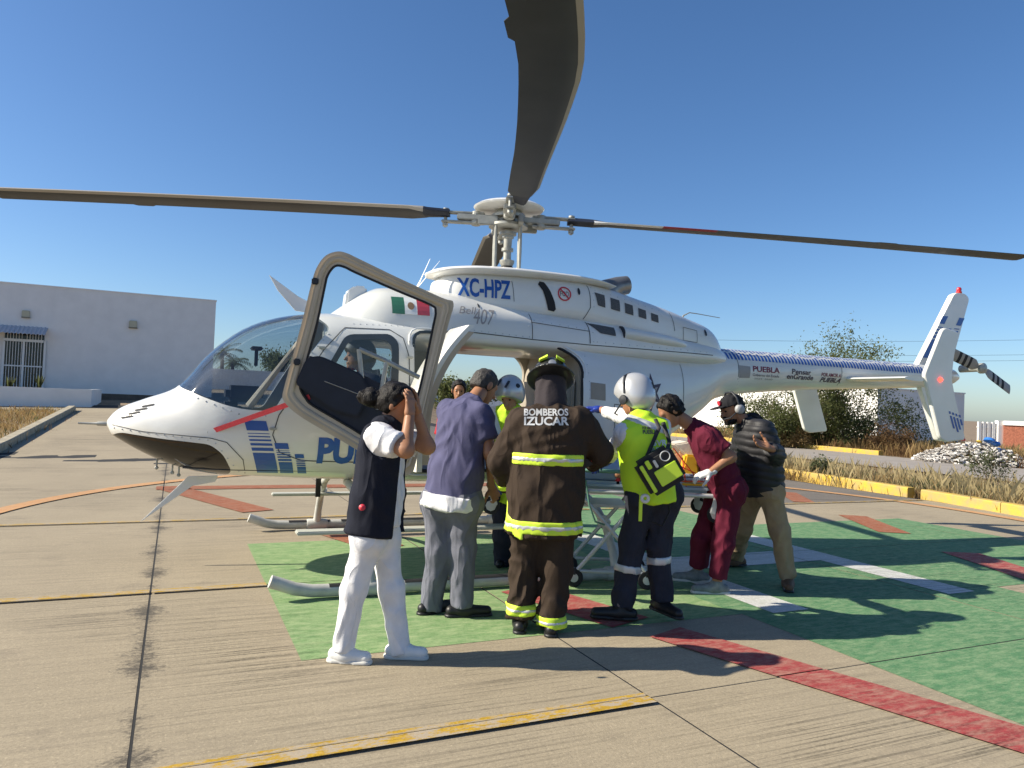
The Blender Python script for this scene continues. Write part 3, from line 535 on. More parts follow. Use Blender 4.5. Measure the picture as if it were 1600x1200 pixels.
# ---- skids, steps, cross tubes, wire cutters, pitot, aerials
for sy in (1, -1):
    pts = [V(2.27, sy * 1.42, .145), V(2.20, sy * 1.42, .12), V(2.10, sy * 1.42, .082), V(1.98, sy * 1.42, .062), V(1.85, sy * 1.42, .058), V(0, sy * 1.42, .058), V(-.95, sy * 1.42, .058)]
    sk_ = MB().tube(pts, .046, 18).build('skid', M['skid'], heli, 40)
    MB().rings([[V(x, sy * 1.42 + .0485 * math.sin(a), .058 + .0485 * math.cos(a)) for a in np.linspace(-.85, .85, 8)] + [V(x, sy * 1.42 + .0465 * math.sin(a), .058 + .0465 * math.cos(a)) for a in np.linspace(.85, -.85, 8)] for x in (1.86, 1.42)] ).build('grip_tape', M['black'], sk_)
    MB().rings([[V(x, sy * 1.42 + .0485 * math.sin(a), .058 + .0485 * math.cos(a)) for a in np.linspace(-.85, .85, 8)] + [V(x, sy * 1.42 + .0465 * math.sin(a), .058 + .0465 * math.cos(a)) for a in np.linspace(.85, -.85, 8)] for x in (1.30, -.3)] ).build('grip_tape', M['black'], sk_)
    for cx in (1.56, -.55):
        MB().tube([V(cx, sy * 1.42, .08), V(cx, sy * 1.36, .22), V(cx, sy * 1.22, .42), V(cx, sy * 1.0, .58), V(cx, sy * .7, .68), V(cx, sy * .3, .72)], [.044, .037, .036, .036, .036, .036], 14).build('cross_tube', M['skid'], heli, 40)
        MB().lathe([(.054, -.11), (.06, -.10), (.06, .10), (.054, .11)], (cx, sy * 1.42, .058), (1, 0, 0), 16).build('skid_saddle', M['skid'], heli, 40)
        MB().lathe([(.055, -.03), (.06, -.02), (.06, .02), (.055, .03)], (cx, sy * 1.18, .455), (0, .8 * sy, -.6), 12).build('clamp', M['hull2'], heli, 40)
    MB().box((1.2, sy * 1.12, .43), (1.75, .13, .028)).build('boarding_step', mat('step_board', (.42, .43, .38), .6), heli, None, .008)
    for cx in (1.62, .8): MB().box((cx, sy * 1.03, .51), (.05, .035, .2)).build('step_bracket', M['black'], heli)
MB().prism([V(2.28, -.012, 2.53), V(2.20, -.012, 2.40), V(2.04, -.012, 2.23), V(1.80, -.012, 2.21), V(1.86, -.012, 2.29), V(2.02, -.012, 2.36)], V(0, .024, 0)).build('wire_cutter', M['hull2'], heli, None, .004)
MB().prism([V(3.21, -.012, .355), V(2.86, -.012, .735), V(2.62, -.012, .745), V(2.64, -.012, .69), V(2.82, -.012, .655)], V(0, .024, 0)).build('wire_cutter', M['hull2'], heli, None, .004)
MB().tube([V(3.46, 0, 1.17), V(3.56, 0, 1.17), V(3.57, 0, 1.17), V(3.70, 0, 1.17)], [.02, .018, .011, .008], 10).build('pitot_tube', M['rotor_metal'], heli, 40)
for a, b in ((V(.98, .2, 2.5), V(.86, .2, 2.80)), (V(.93, -.15, 2.5), V(.66, -.15, 2.86))):
    MB().tube([a, a + (b - a) * .1, a + (b - a) * .3, b], [.05, .028, .012, .004], 8, flat=.4).build('blade_aerial', M['hull2'], heli, 40)
MB().tube([V(-2.12, 0, 2.46), V(-2.16, 0, 2.53), V(-2.24, 0, 2.57), V(-2.36, 0, 2.565), V(-2.66, 0, 2.545)], [.022, .009, .006, .005, .004], 8).build('whip_aerial', M['rotor_metal'], heli, 40)
MB().prism([V(1.62, -.09, 2.22), V(1.60, -.09, 2.44), V(1.53, -.09, 2.50), V(1.42, -.09, 2.50), V(1.40, -.09, 2.3)], V(0, .18, 0)).build('roof_intake', M['hull2'], heli, None, .02)
for x, z, d in ((3.10, .80, 1), (2.98, .76, 1), (2.93, .74, 0)):
    MB().tube([V(x, .12, z + .12), V(x, .12, z + .02)], .007, 8).lathe([(.01, -.012), (.016, 0), (.01, .012)], (x, .12, z + .02), (0, 1, 0), 10).build('belly_fitting', M['rotor_metal'], heli, 40)
ex = MB(); n_ = 16
def exr(c, ax, r, sq=1.): ax = nrm(ax); a = V(0, 1, 0); b = np.cross(ax, a); return [c + r * (math.cos(t) * a + sq * math.sin(t) * b) for t in np.linspace(0, 2 * math.pi, n_, endpoint=False)]
cs = [(V(-1.08, 0, 2.60), V(-.1, 0, 1), .17), (V(-1.12, 0, 2.68), V(-.3, 0, 1), .155), (V(-1.20, 0, 2.74), V(-.7, 0, .75), .125), (V(-1.30, 0, 2.775), V(-1, 0, .35), .105), (V(-1.41, 0, 2.80), V(-1, 0, .2), .10)]
ex.rings([exr(*c) for c in cs], False); ex.rings([exr(c, a, r - .012) for c, a, r in cs][::-1], False)
ex.build('exhaust_stack', M['exhaust'], heli, 50)
MB().box((-.86, .1, 2.725), (.2, .42, .05)).build('oil_cooler_grille', M['dark'], heli, None, .01)
bul = Loft([(-1.06, 2.12, 2.30, .02, 2.21, 2.4), (-1.08, 2.10, 2.31, .57, 2.21, 2.6), (-1.5, 2.09, 2.28, .55, 2.19, 2.6), (-1.85, 2.08, 2.24, .47, 2.16, 2.6), (-1.98, 2.08, 2.2, .38, 2.14, 2.4)])
bul.solid(list(np.linspace(-1.08, -1.98, 16)), 32).build('side_scoop', M['hull'], heli, 40)
MB().lathe([(.001, -.004), (.085, -.003), (.085, .012)], (-1.078, .47, 2.205), (1, 0, 0), 18).build('scoop_mouth', M['dark'], heli)
# ---- rotor head
RH = V(0, 0, 3.33)
MB().lathe([(.034, -.60), (.034, -.02), (.05, 0)], RH, n=18).build('mast', M['rotor_metal'], heli, 40)
MB().lathe([(.055, -.48), (.075, -.44), (.075, -.42), (.04, -.41), (.04, -.33), (.06, -.325), (.06, -.295), (.04, -.29), (.045, -.2), (.06, -.19), (.06, -.165), (.085, -.16), (.085, -.13), (.05, -.12)], RH, n=22).build('swashplate', M['rotor_metal'], heli, 40)
MB().lathe([(.12, -.60), (.075, -.57), (.09, -.55), (.065, -.52), (.078, -.50), (.05, -.47)], RH, n=22).build('mast_boot', M['black'], heli, 40)
MB().lathe([(.01, .155), (.2, .15), (.32, .135), (.36, .11), (.345, .095), (.2, .085), (.05, .08)], RH, n=40).build('hub_cap', M['hull2'], heli, 40)
MB().lathe([(.16, -.10), (.2, -.085), (.2, -.06), (.11, -.05), (.11, .0), (.17, .01), (.17, .04), (.12, .09)], RH, n=24).build('hub', M['rotor_metal'], heli, 40)
def wdir(v): return V(v @ HXW, v @ HYW, v[2])
BL = [('right', V(5.32, .17, -.11), [(.9, 0), (5.33, 0)], 1), ('left', V(-5.32, .10, .12), [(.9, 0), (5.33, 0)], 0), ('near', V(.16, -5.33, .02), None, 0), ('far', V(-.72, 5.28, -.05), None, 0)]
for nm, dw, _, red in BL:
    L_ = np.linalg.norm(dw); d = nrm(wdir(dw)); s = nrm(np.cross(V(0, 0, 1), d)); up = np.cross(d, s)
    # grip, yoke arm and bolts
    arm = MB(); arm.box(RH + d * .27 + V(0, 0, -.005), (.5, .12, .055), np.c_[d, s, up]); arm.box(RH + d * .46 + up * .04, (.44, .085, .022), np.c_[d, s, up]); arm.box(RH + d * .46 - up * .055, (.44, .085, .022), np.c_[d, s, up])
    arm.lathe([(.05, -.08), (.055, -.06), (.055, .05), (.04, .065)], RH + d * .33, up, 16); arm.box(RH + d * .2 + s * .12 - up * .05, (.2, .05, .09), np.c_[d, s, up])
    arm = arm.build('rotor_grip', M['rotor_metal'], heli, None, .008)
    MB().lathe([(.01, -.115), (.028, -.10), (.028, -.075), (.018, -.07), (.018, .055), (.032, .06), (.032, .078), (.01, .085)], RH + d * .64, up, 12).build('blade_bolt', M['rotor_metal'], arm, 40)
    bl = MB(); rs = [.60, .64, .82, .86, 1.0, 1.15, 1.3, 1.5, 1.55, 1.8, 2.0, 2.1, 2.3, 2.6, 2.9, 3.2, 3.45, 3.7, 3.74, 3.9, 3.94, 4.15, 4.4, 4.7, 5.0, 5.26, 5.33]; rings = []
    for r in rs:
        t = r / L_; bend = 0.
        if nm == 'near': bend = float(pchip([.4, .9, 1.5, 2.1, 2.7, 3.3, 4.0, 5.33], [.10, .13, .165, .205, .235, .25, .19, -.1], r)) - r * .03
        c = RH + d * r - s * bend * (-1 if nm == 'near' else 1) * (1 if nm != 'near' else 1) + up * (.02 - .05 * t * t)
        ch = .165 if r > .95 else float(np.interp(r, [.6, .82, .95], [.07, .10, .165])); 
        if nm == 'near': ch *= float(np.interp(r, [.9, 2., 3.2], [.85, .92, 1.1]))
        th = .028 if r > .9 else .045; tab = .03 if 3.72 < r < 3.92 else 0
        pit = math.radians(9 - 5 * t); cs_, sn_ = math.cos(pit), math.sin(pit); fs = 1
        prof = [(1.0, 0), (.8, .75), (.4, 1.), (0, .85), (-.5, .45), (-1.0, .06), (-1.0, -.06), (-.5, -.35), (0, -.7), (.4, -.85), (.8, -.6)]
        ring_ = []
        for a, b in prof:
            a_ = a * ch - (tab if a < -.9 else 0); b_ = b * th; ring_.append(c + s * (a_ * cs_ - b_ * sn_) + up * (a_ * sn_ + b_ * cs_))
        rings.append(ring_)
    n_ = 11; vv = [p for r in rings for p in r]; ff = []; mi = []
    for i in range(len(rings) - 1):
        rm = (rs[i] + rs[i + 1]) / 2
        for j in range(n_):
            ff.append((i * n_ + j, i * n_ + (j + 1) % n_, (i + 1) * n_ + (j + 1) % n_, (i + 1) * n_ + j)); lead = j in (0, 10, 1) or (j in (4, 5, 6))
            k = 0
            if rm < .86: k = 1
            elif red and lead and rm < 1.55: k = 2
            elif red and lead and rm < 2.1: k = 3
            elif lead and j in (0, 10): k = 4
            mi.append(k)
    ff += [tuple(range(n_))[::-1], tuple(range((len(rings) - 1) * n_, len(rings) * n_))]; mi += [1, 4]
    mb = MB(); mb.v = [tuple(p) for p in vv]; mb.f = ff; mb.m = mi; mb.build('rotor_blade', [M['blade'], M['navy'], M['hull2'], M['strap'], M['blade_grey']], heli, 50)
    lk = RH + nrm(d + s * .9) * .17
    for off in (-.012, .02): MB().tube([lk + V(0, off, -.06), lk + V(0, off, -.30), lk * V(1, 1, 1) + V(0, off, -.62)], [.013, .016, .012], 8).build('pitch_link', M['rotor_metal'], heli, 40)
# ---- cabin inside: floor, bulkhead, seats, panel, posts
def floor_poly(x0, x1, z, n=24): return [V(x, HULL.y(x, z) - .04, z) for x in np.linspace(x0, x1, n)] + [V(x, -HULL.y(x, z) + .04, z) for x in np.linspace(x1, x0, n)]
MB().prism(floor_poly(2.9, -.55, .86), V(0, 0, -.03)).build('cabin_floor', M['dark'], heli)
MB().prism([V(-.56, y, z) for y, z in [(HULL.y(-.56, z) - .05, z) for z in np.linspace(.8, 2.05, 12)] + [(-HULL.y(-.56, z) + .05, z) for z in np.linspace(2.05, .8, 12)]], V(.03, 0, 0)).build('bulkhead', M['cabin'], heli)
MB().box((2.55, 0, 1.14), (.18, .62, .5)).box((2.45, 0, 1.46), (.30, .74, .14)).build('instrument_panel', M['dark'], heli, None, .04)
MB().box((2.36, .1, 1.86), (.10, .2, .03)).box((2.36, .1, 1.78), (.03, .03, .16)).build('compass_mount', M['dark'], heli, None, .01)
for sy in (.36, -.36):
    st_ = MB().box((1.55, sy, 1.08), (.46, .46, .14)).build('crew_seat', M['seat'], heli, None, .04)
    MB().box((1.30, sy, 1.42), (.12, .44, .62), np.array([[.97, 0, -.24], [0, 1, 0], [.24, 0, .97]]).T).build('seat_back', M['seat'], st_, None, .05)
MB().box((-.36, 0, 1.05), (.42, 1.2, .16)).build('rear_bench', M['seat'], heli, None, .04)
MB().box((-.5, 0, 1.45), (.1, 1.2, .6)).build('bench_back', M['cabin'], heli, None, .04)
MB().box((.96, -.45, 1.45), (.10, .12, 1.15)).build('door_post', M['cabin'], heli, None, .02)
wp = [V(2.42, .52, 1.36), V(2.2, .60, 1.7), V(1.95, .56, 2.05)]
MB().tube(wp, [.035, .022, .03], 8).build('windscreen_post', M['beige'], heli, 40)
cp = [HULL.ring(x, 72)[18] for x in np.linspace(2.93, 1.95, 14)]
MB().rings([[p + V(0, a, b) for a, b in ((-.018, .006), (.018, .006), (.018, -.03), (-.018, -.03))] for p in cp]).build('centre_post', M['hull2'], heli)
wt = [V(x, s * (HULL.y(x, z) + .004), z) for s in (1,) for x, z in WS]
# ---- opened litter door and the passenger door hinged on it
def bulge(z): return .40 * max(0., (z - 1.2) / .9)**2.2 - .03
zs = np.linspace(.90, 2.09, 22); ld = MB()
prof_o = [V(1.17 - bulge(z) , 0, z) for z in zs]
def lrow(yv, dx): return [V(p[0] + dx - (.0 if 1 else 0), yv, p[2]) for p in prof_o]
rows = [lrow(.77, 0), lrow(.80, .012), lrow(1.22, .012), lrow(1.27, 0), lrow(1.27, -.045), lrow(.77, -.045)]
ld.rings([[rows[k][i] for k in range(6)] for i in range(22)], True)
ld = ld.build('litter_door', M['hull'], heli, 35)
MB().rings([[rows[k][i] + V(-.052 if k in (4, 5) else -.043, 0, 0) for k in (3, 4, 5, 0)] for i in range(1, 21)]).build('door_lining', M['beige'], ld, 35)
def DP(x, y):                           # pixel -> plane of the folded passenger door
    p0 = V(1.10, 1.33, 0); p1 = V(2.12, 1.12, 0); n = nrm(np.cross(p1 - p0, V(0, 0, 1))); n = HXW * n[0] + HYW * n[1]; o = fromH(p0)
    d = ray(x, y); return toH(CC + d * (((o - CC) @ n) / (d @ n)))
dn = nrm(np.cross(DP(640, 700) - DP(500, 500), DP(700, 480) - DP(500, 500))); dn = dn if dn[1] > 0 else -dn
def dense(poly, n):
    poly = [np.asarray(p, float) for p in poly]; k = len(poly); seg = [np.linalg.norm(poly[(i + 1) % k] - poly[i]) for i in range(k)]; tot = sum(seg); out = []
    for t in np.linspace(0, tot, n, endpoint=False):
        i = 0
        while t > seg[i]: t -= seg[i]; i += 1
        out.append(poly[i] + (poly[(i + 1) % k] - poly[i]) * t / seg[i])
    return out
OUT = [(528, 394), (510, 400), (497, 416), (488, 440), (472, 505), (455, 567), (443, 612), (443, 624), (452, 636), (475, 654), (540, 692), (600, 728), (628, 742), (642, 738), (650, 720), (676, 600), (700, 508), (708, 474), (690, 466), (620, 434), (560, 405), (543, 397)]
INN = [(528, 416), (520, 420), (512, 432), (508, 448), (496, 505), (482, 556), (472, 596), (470, 608), (478, 622), (490, 634), (548, 668), (596, 698), (614, 708), (624, 704), (630, 692), (656, 605), (676, 512), (680, 487), (672, 477), (620, 455), (556, 427), (540, 419)]
def lerp_(a, b, t): return a + (b - a) * t
def smooth(poly, n=4):
    out = []; k = len(poly)
    for i in range(k):
        p0, p1, p2, p3 = (np.array(poly[(i + j) % k], float) for j in (-1, 0, 1, 2))
        for t in np.linspace(0, 1, n, endpoint=False): out.append(.5 * (2 * p1 + (p2 - p0) * t + (2 * p0 - 5 * p1 + 4 * p2 - p3) * t * t + (3 * p1 - p0 - 3 * p2 + p3) * t**3))
    return out
oo = [DP(*p) for p in smooth(OUT)]; ii = [DP(*p) for p in smooth(INN)]
pd = MB().ring_plate(oo, ii, dn * .03).ring_plate([o + (i_ - o) * .28 + dn * .03 for o, i_ in zip(oo, ii)], ii, dn * .018).ring_plate(oo, [o + (i_ - o) * .35 for o, i_ in zip(oo, ii)], -dn * .03).build('passenger_door', M['beige'], heli, 30)
mid_ = [lerp_(o, i_, .5) + dn * .02 for o, i_ in zip(oo, ii)]; MB().tube(mid_ + [mid_[0]], .027, 10, False).build('door_rim', M['beige'], pd, 50)
MB().tube([p + dn * .03 for p in ii] + [ii[0] + dn * .03], .009, 8, False).build('door_seal', M['black'], pd, 50)
gl_ = [DP(*p) for p in INN[:6] + INN[15:]]; MB().prism([p + dn * .008 for p in gl_], dn * .006).build('door_window', M['glass_clear'], heli)
pan = [DP(*p) for p in [(484, 556), (500, 560), (560, 582), (640, 622), (655, 615)] + INN[14:5:-1]]
MB().prism([p - dn * .015 for p in pan], dn * .03).build('door_panel', M['navy'], pd)
pk = [DP(*p) for p in rounded([(480, 560), (500, 556), (566, 585), (578, 612), (560, 652), (520, 640), (462, 600)], 8, 4)]
MB().prism([p + dn * .0 for p in pk], dn * .075).build('door_pocket', M['navy'], pd, None, .012)
MB().tube([DP(508, 596) + dn * .078, DP(566, 618) + dn * .078], .0035, 6).build('pocket_piping', M['blade_grey'], pd)
for a, b in ((561, 546), (598, 562)), ((598, 562), (655, 590)), ((561, 546), (566, 600)), ((604, 566), (590, 640)): MB().tube([DP(*((a if isinstance(a, tuple) else (a, b)))) + dn * .03, DP(*(b if isinstance(b, tuple) else (a, b))) + dn * .03], .018, 8).build('grab_rail', M['rotor_metal'], pd, 40) if isinstance(a, tuple) else None
for x, y in ((493, 441), (465, 566)): MB().box(DP(x, y) + dn * .05, (.05, .03, .05)).build('door_latch', M['dark'], pd, None, .008)
s0, s1 = HL(328, 675, .56), DP(484, 620) + dn * .02
sdv = nrm(np.cross(nrm(s1 - s0), V(0, 1, 0))); MB().prism([s0 + sdv * .02, s0 - sdv * .02, s1 - sdv * .02, s1 + sdv * .02], V(0, .006, 0)).build('door_strap', M['strap'], heli)
MB().lathe([(.02, -.02), (.03, 0), (.02, .02)], s0, (0, 1, 0), 12).build('strap_anchor', M['rotor_metal'], heli, 40)
# ================================================================== surroundings
M['leaf'] = mat('olive_leaf', (.085, .11, .035), .7, var=.5, vscale=2.5, col2=(.14, .15, .05))
M['leaf2'] = mat('grey_green_leaf', (.12, .14, .06), .75, var=.4, vscale=3)
M['dry'] = mat('dry_grass', (.40, .29, .13), .85, var=.45, vscale=2.5, col2=(.26, .17, .07))
M['dry2'] = mat('brown_grass', (.22, .13, .06), .9, var=.4, vscale=3)
M['straw'] = mat('straw_grass', (.52, .42, .22), .85, var=.3, vscale=3)
def leafy(m, f=.5):                     # thin leaves let some light through
    nt = m.node_tree; p = nt.nodes['Principled BSDF']; o = nt.nodes['Material Output']; t = nt.nodes.new('ShaderNodeBsdfTranslucent'); mx = nt.nodes.new('ShaderNodeMixShader'); mx.inputs[0].default_value = f
    src = p.inputs['Base Color'].links[0].from_socket; nt.links.new(src, t.inputs[0]); nt.links.new(p.outputs[0], mx.inputs[1]); nt.links.new(t.outputs[0], mx.inputs[2]); nt.links.new(mx.outputs[0], o.inputs[0])
for k_ in ('leaf', 'leaf2', 'dry', 'dry2', 'straw'): leafy(M[k_])
M['bark'] = mat('grey_bark', (.16, .12, .085), .9, var=.4, vscale=10)
M['glass_door'] = mat('dark_door_glass', (.012, .016, .02), .08)
M['white_metal'] = mat('white_metal', (.72, .72, .7), .5)
M['zinc'] = mat('corrugated_zinc', (.45, .47, .52), .45, .3)
M['lampbox'] = mat('lamp_glass', (.45, .42, .3), .3)
UP = V(0, 0, 1)
# ---- building on the left
BC = V(-14.66, 36.0, 0); bn = -GB
def fac(x, y, off=0.):
    d = ray(x, y); o = BC + bn * off; return CC + d * (((o - CC) @ bn) / (d @ bn))
bld = empty('building', tuple(BC + V(0, 0, 1.0)), 'long plain white flat-roofed building left of the helicopter', 'building')
zt = fac(331, 470)[2]; zb = .4
W_ = 26.0; D_ = 9.0
wl = MB(); c0, c1 = BC + V(0, 0, zb), BC - GA * W_ + V(0, 0, zb)
wl.prism([c0, c1, c1 + GB * D_, c0 + GB * D_], V(0, 0, zt - zb)); wl.build('wall', M['wall_white'], bld)
MB().prism([c0 + GA * .03 + bn * .03 + V(0, 0, zt - zb), c1 + bn * .03 + V(0, 0, zt - zb), c1 + GB * D_ + V(0, 0, zt - zb), c0 + GA * .03 + GB * D_ + V(0, 0, zt - zb)], V(0, 0, .05)).build('roof_edge', M['wall_white'], bld)
MB().prism([BC + bn * .03 + V(0, 0, zb), c1 * V(1, 1, 0) + bn * .03 + V(0, 0, zb), c1 * V(1, 1, 0) + bn * .0 + V(0, 0, zb), BC + V(0, 0, zb)], V(0, 0, .78)).build('plinth', mat('dirty_plinth', (.16, .12, .09), .9, var=.4, vscale=4), bld)
def fbox(name, x0, y0, x1, y1, d0, d1, m, parent, bevel=0):
    a, b = fac((x0 + x1) / 2, (y0 + y1) / 2), None; p0, p1 = fac(x0, (y0 + y1) / 2), fac(x1, (y0 + y1) / 2); w = abs((p1 - p0) @ GA); q0, q1 = fac((x0 + x1) / 2, y0), fac((x0 + x1) / 2, y1); h = abs(q1[2] - q0[2])
    return MB().box(a + bn * (d0 + d1) / 2, (w, d1 - d0, h), np.c_[GA, GB, UP]).build(name, m, parent, None, bevel)
door = fbox('door', 6, 518, 68, 607, .005, .05, M['glass_door'], bld)
for x in (5, 36, 69): fbox('door_frame', x - 1.7, 533, x + 1.7, 607, .05, .10, M['white_metal'], door)
fbox('door_frame', 5, 530, 69, 534, .05, .095, M['white_metal'], door); fbox('door_frame', 5, 516, 69, 519, .05, .095, M['white_metal'], door); fbox('door_rail', 7, 571, 66, 573, .05, .085, M['white_metal'], door)
for x in (10.5, 15, 19.5, 24, 28.5, 33, 41, 45.5, 50, 54.5, 59, 63.5): fbox('door_bar', x - .45, 519, x + .45, 606, .055, .08, M['white_metal'], door)
aw0, aw1 = fac(-60, 503), fac(76, 503); aw = MB(); nseg = 60; L_ = (aw1 - aw0) @ GA; ring_ = []
for i in range(nseg + 1):
    a = aw0 + GA * L_ * i / nseg; h = .025 * math.sin(i * math.pi / 1.5); lo = a + bn * .75 + V(0, 0, -.36 + h)
    ring_.append([a + V(0, 0, h), lo, lo + V(0, 0, -.02), a + V(0, 0, h - .02)])
aw.rings(ring_).build('awning', M['zinc'], bld)
for x, y in ((41, 491), (208, 507)):
    b_ = fbox('wall_lamp', x - 6.2, y - 5.6, x + 6.2, y + 5.6, .02, .14, M['lampbox'], bld, .02); fbox('lamp_rim', x - 6.8, y + 4.6, x + 6.8, y + 6, .015, .16, mat('lamp_case', (.2, .18, .13), .6), b_)
# ---- planter wall and agaves
pl = empty('planter', tuple(P(70, 636, 28.4)), 'low white planter wall in front of the white building', 'planter')
pr0 = P(142, 636, 28.6); pz = float(terr(pr0[0], pr0[1])); pr0[2] = pz - .2
MB().prism([pr0, pr0 - GA * 9, pr0 - GA * 9 + GB * .18, pr0 + GB * .18], V(0, 0, .88)).build('wall', M['wall_white'], pl)
MB().prism([pr0 - GA * .18 + GB * .18, pr0 + GB * .18, pr0 + GB * 4.2, pr0 - GA * .18 + GB * 4.2], V(0, 0, .88)).build('end_wall', M['wall_white'], pl)
MB().prism([pr0 - GA * 9 + GB * .2 , pr0 - GA * .2 + GB * .2, pr0 - GA * .2 + GB * 4.0, pr0 - GA * 9 + GB * 4.0], V(0, 0, .80)).build('soil', M['soil'], pl)
def agave(px, py, Y, h, label):
    b = P(px, py, Y); o = empty('agave_plant', tuple(b), label, 'plant', 'agaves in the planter')
    for k in range(11):
        a = k * 2.4; tilt = random.uniform(.15, .6); d = V(math.cos(a) * math.sin(tilt), math.sin(a) * math.sin(tilt), math.cos(tilt)); s = nrm(np.cross(d, V(math.sin(a), -math.cos(a), .3))); l = h * random.uniform(.7, 1)
        mb = MB(); mb.add([b + s * .03, b - s * .03, b + d * l * .5 - s * .045, b + d * l * .5 + s * .045, b + d * l], [(0, 1, 2, 3), (3, 2, 4)]); mb.build('leaf', M['leaf2'], o)
agave(62, 606, 30, .62, 'spiky agave right of the barred glass door'); agave(14, 606, 30, .55, 'spiky agave in front of the barred glass door')
# ---- kerbs
def kerb(name, p0, p1, w, h, m, label, n=1, dirn=None):
    d = nrm(p1 - p0); s = V(d[1], -d[0], 0) if dirn is None else dirn; e = empty(name, tuple(p0), label, 'kerb'); L = np.linalg.norm(p1 - p0)
    for i in range(n):
        a, b = p0 + d * (L * i / n + .006), p0 + d * (L * (i + 1) / n - .006)
        vs_ = []
        for q in (a, b):
            z = float(terr(q[0], q[1])); vs_ += [V(q[0], q[1], z - .1), V(q[0], q[1], z + h - .02), q * V(1, 1, 0) + s * .02 + V(0, 0, z + h), q * V(1, 1, 0) + s * w + V(0, 0, z + h), q * V(1, 1, 0) + s * w + V(0, 0, z - .1)]
        MB().rings([vs_[:5], vs_[5:]]).build('kerbstone', m, e)
    return e
k0 = GP(0, 709); k1 = k0 + GB * 12.5; kerb('kerb', k0 - GB * 6, k1, .22, .17, M['kerb'], 'weathered bare concrete kerb along the dry grass at left', 8, -GA)
ky = [GP(1210, 741), GP(1418, 776)]; kd = nrm(ky[1] - ky[0])
kerb('kerb', ky[0] - kd * 6, ky[1], .2, .17, M['kerb_yellow'], 'yellow painted kerb behind the man in black jacket', 4, GA)
k2 = [GP(1438, 779), GP(1600, 808)]; kerb('kerb', k2[0], k2[0] + (k2[1] - k2[0]) * 3.2, .2, .17, M['kerb_yellow'], 'yellow painted kerb running out at the right edge, half under grass', 4, GA)
kerb('kerb', uvw(25.4, 34), uvw(25.4, 20.5), .25, .16, M['kerb_yellow'], 'far yellow kerb in front of the thorn tree', 4, GA)
rd = MB(); rd.add([uvw(19.4, -6, -.015), uvw(25.3, -6, -.015), uvw(25.3, 60, -.015), uvw(19.4, 60, -.015)], [(0, 1, 2, 3)]); tag(rd.build('road', mat('pale_road', (.3, .27, .24), .9, var=.2, vscale=1.5)), None, kind='structure')
# ---- building, fence and brick wall on the right
rb = empty('building', (19.9, 40, 0), 'white walled building behind the tail boom, partly sunlit', 'building'); rc = V(19.9, 40, 0)
MB().prism([rc, rc + GA * 7.2, rc + GA * 7.2 + GB * 40, rc + GB * 40], V(0, 0, 3.05)).build('wall', M['wall_cream'], rb)
MB().prism([rc - GA * .04 - GB * .04 + V(0, 0, 3.05), rc + GA * 7.24 - GB * .04 + V(0, 0, 3.05), rc + GA * 7.24 + GB * 40 + V(0, 0, 3.05), rc - GA * .04 + GB * 40 + V(0, 0, 3.05)], V(0, 0, .07)).build('roof_edge', M['wall_cream'], rb)
wf = empty('fence', tuple(P(1530, 672, 37)), 'white post fence beside the brick wall at far right', 'fence')
for k in range(5):
    p = P(1530 + 7.2 * k, 672, 37); p[2] = 0; MB().box(p + V(0, 0, .72), (.15, .12, 1.5)).build('post', M['wall_cream'], wf, None, .01)
for z in (.45, 1.2): a, b = P(1527, 650, 37), P(1560, 650, 37); a[2] = b[2] = z; MB().tube([a, b], .04, 6).build('rail', M['wall_cream'], wf)
bw = empty('brick_wall', tuple(P(1590, 672, 37)), 'red brick wall with white concrete frame at right edge', 'wall'); a = P(1557, 650, 37); a[2] = 0
wr_ = np.array(Matrix.Rotation(math.radians(-32), 3, 'Z')); MB().box(a + wr_ @ V(3.1, 0, .7), (5.6, .2, 1.3), wr_).build('brick_panel', M['brick'], bw)
MB().box(a + V(.15, -.02, .78), (.3, .28, 1.56)).build('pillar', M['wall_cream'], bw); MB().box(a + wr_ @ V(3.1, -.02, 1.46), (5.6, .28, .22), wr_).build('coping', M['wall_cream'], bw)
# ---- rubble
rp = empty('rubble_heap', tuple(P(1510, 722, 26.5)), 'heap of white rubble and rubbish under the tail end plates', 'rubble'); rc_ = P(1520, 722, 26.5); rc_[2] = 0
rub_m = [mat('rubble_white', (.6, .58, .55), .9, var=.35, vscale=5), mat('rubble_grey', (.33, .3, .27), .9, var=.4, vscale=6), mat('blue_plastic', (.03, .16, .5), .5), mat('red_plastic', (.4, .04, .04), .6), mat('yellow_plastic', (.5, .33, .04), .6)]
hp = MB()
for k in range(1300):
    a = random.uniform(0, 6.28); r = math.sqrt(random.random()); x, y = 2.0 * r * math.cos(a), 1.5 * r * math.sin(a); z = max(0, .62 * (1 - r**1.5) + random.uniform(-.1, .12)); s = random.uniform(.03, .17) * (1.6 if random.random() < .1 else 1)
    R_ = np.array(Matrix.Rotation(random.uniform(0, 3), 3, 'Z') @ Matrix.Rotation(random.uniform(-.8, .8), 3, 'X')); hp.box(rc_ + V(x, y, z), (s, s * random.uniform(.5, 1), s * random.uniform(.08, .45)), R_, 0 if random.random() < .72 else 1)
hp = hp.build('rubble', rub_m[:2], rp); hp['kind'] = 'stuff'
for x, y, mi, s in ((1546, 688, 2, .2), (1556, 693, 2, .16), (1530, 690, 4, .1), (1503, 686, 3, .12), (1560, 702, 2, .1)):
    c = P(x, y, 26.1); mb = MB(); mb.lathe([(s * .3, -s * .5), (s, -s * .2), (s * .8, s * .3), (s * .2, s * .5)], c, (.3, .2, 1), 9); mb.build('plastic_bag', rub_m[mi], rp, 60)
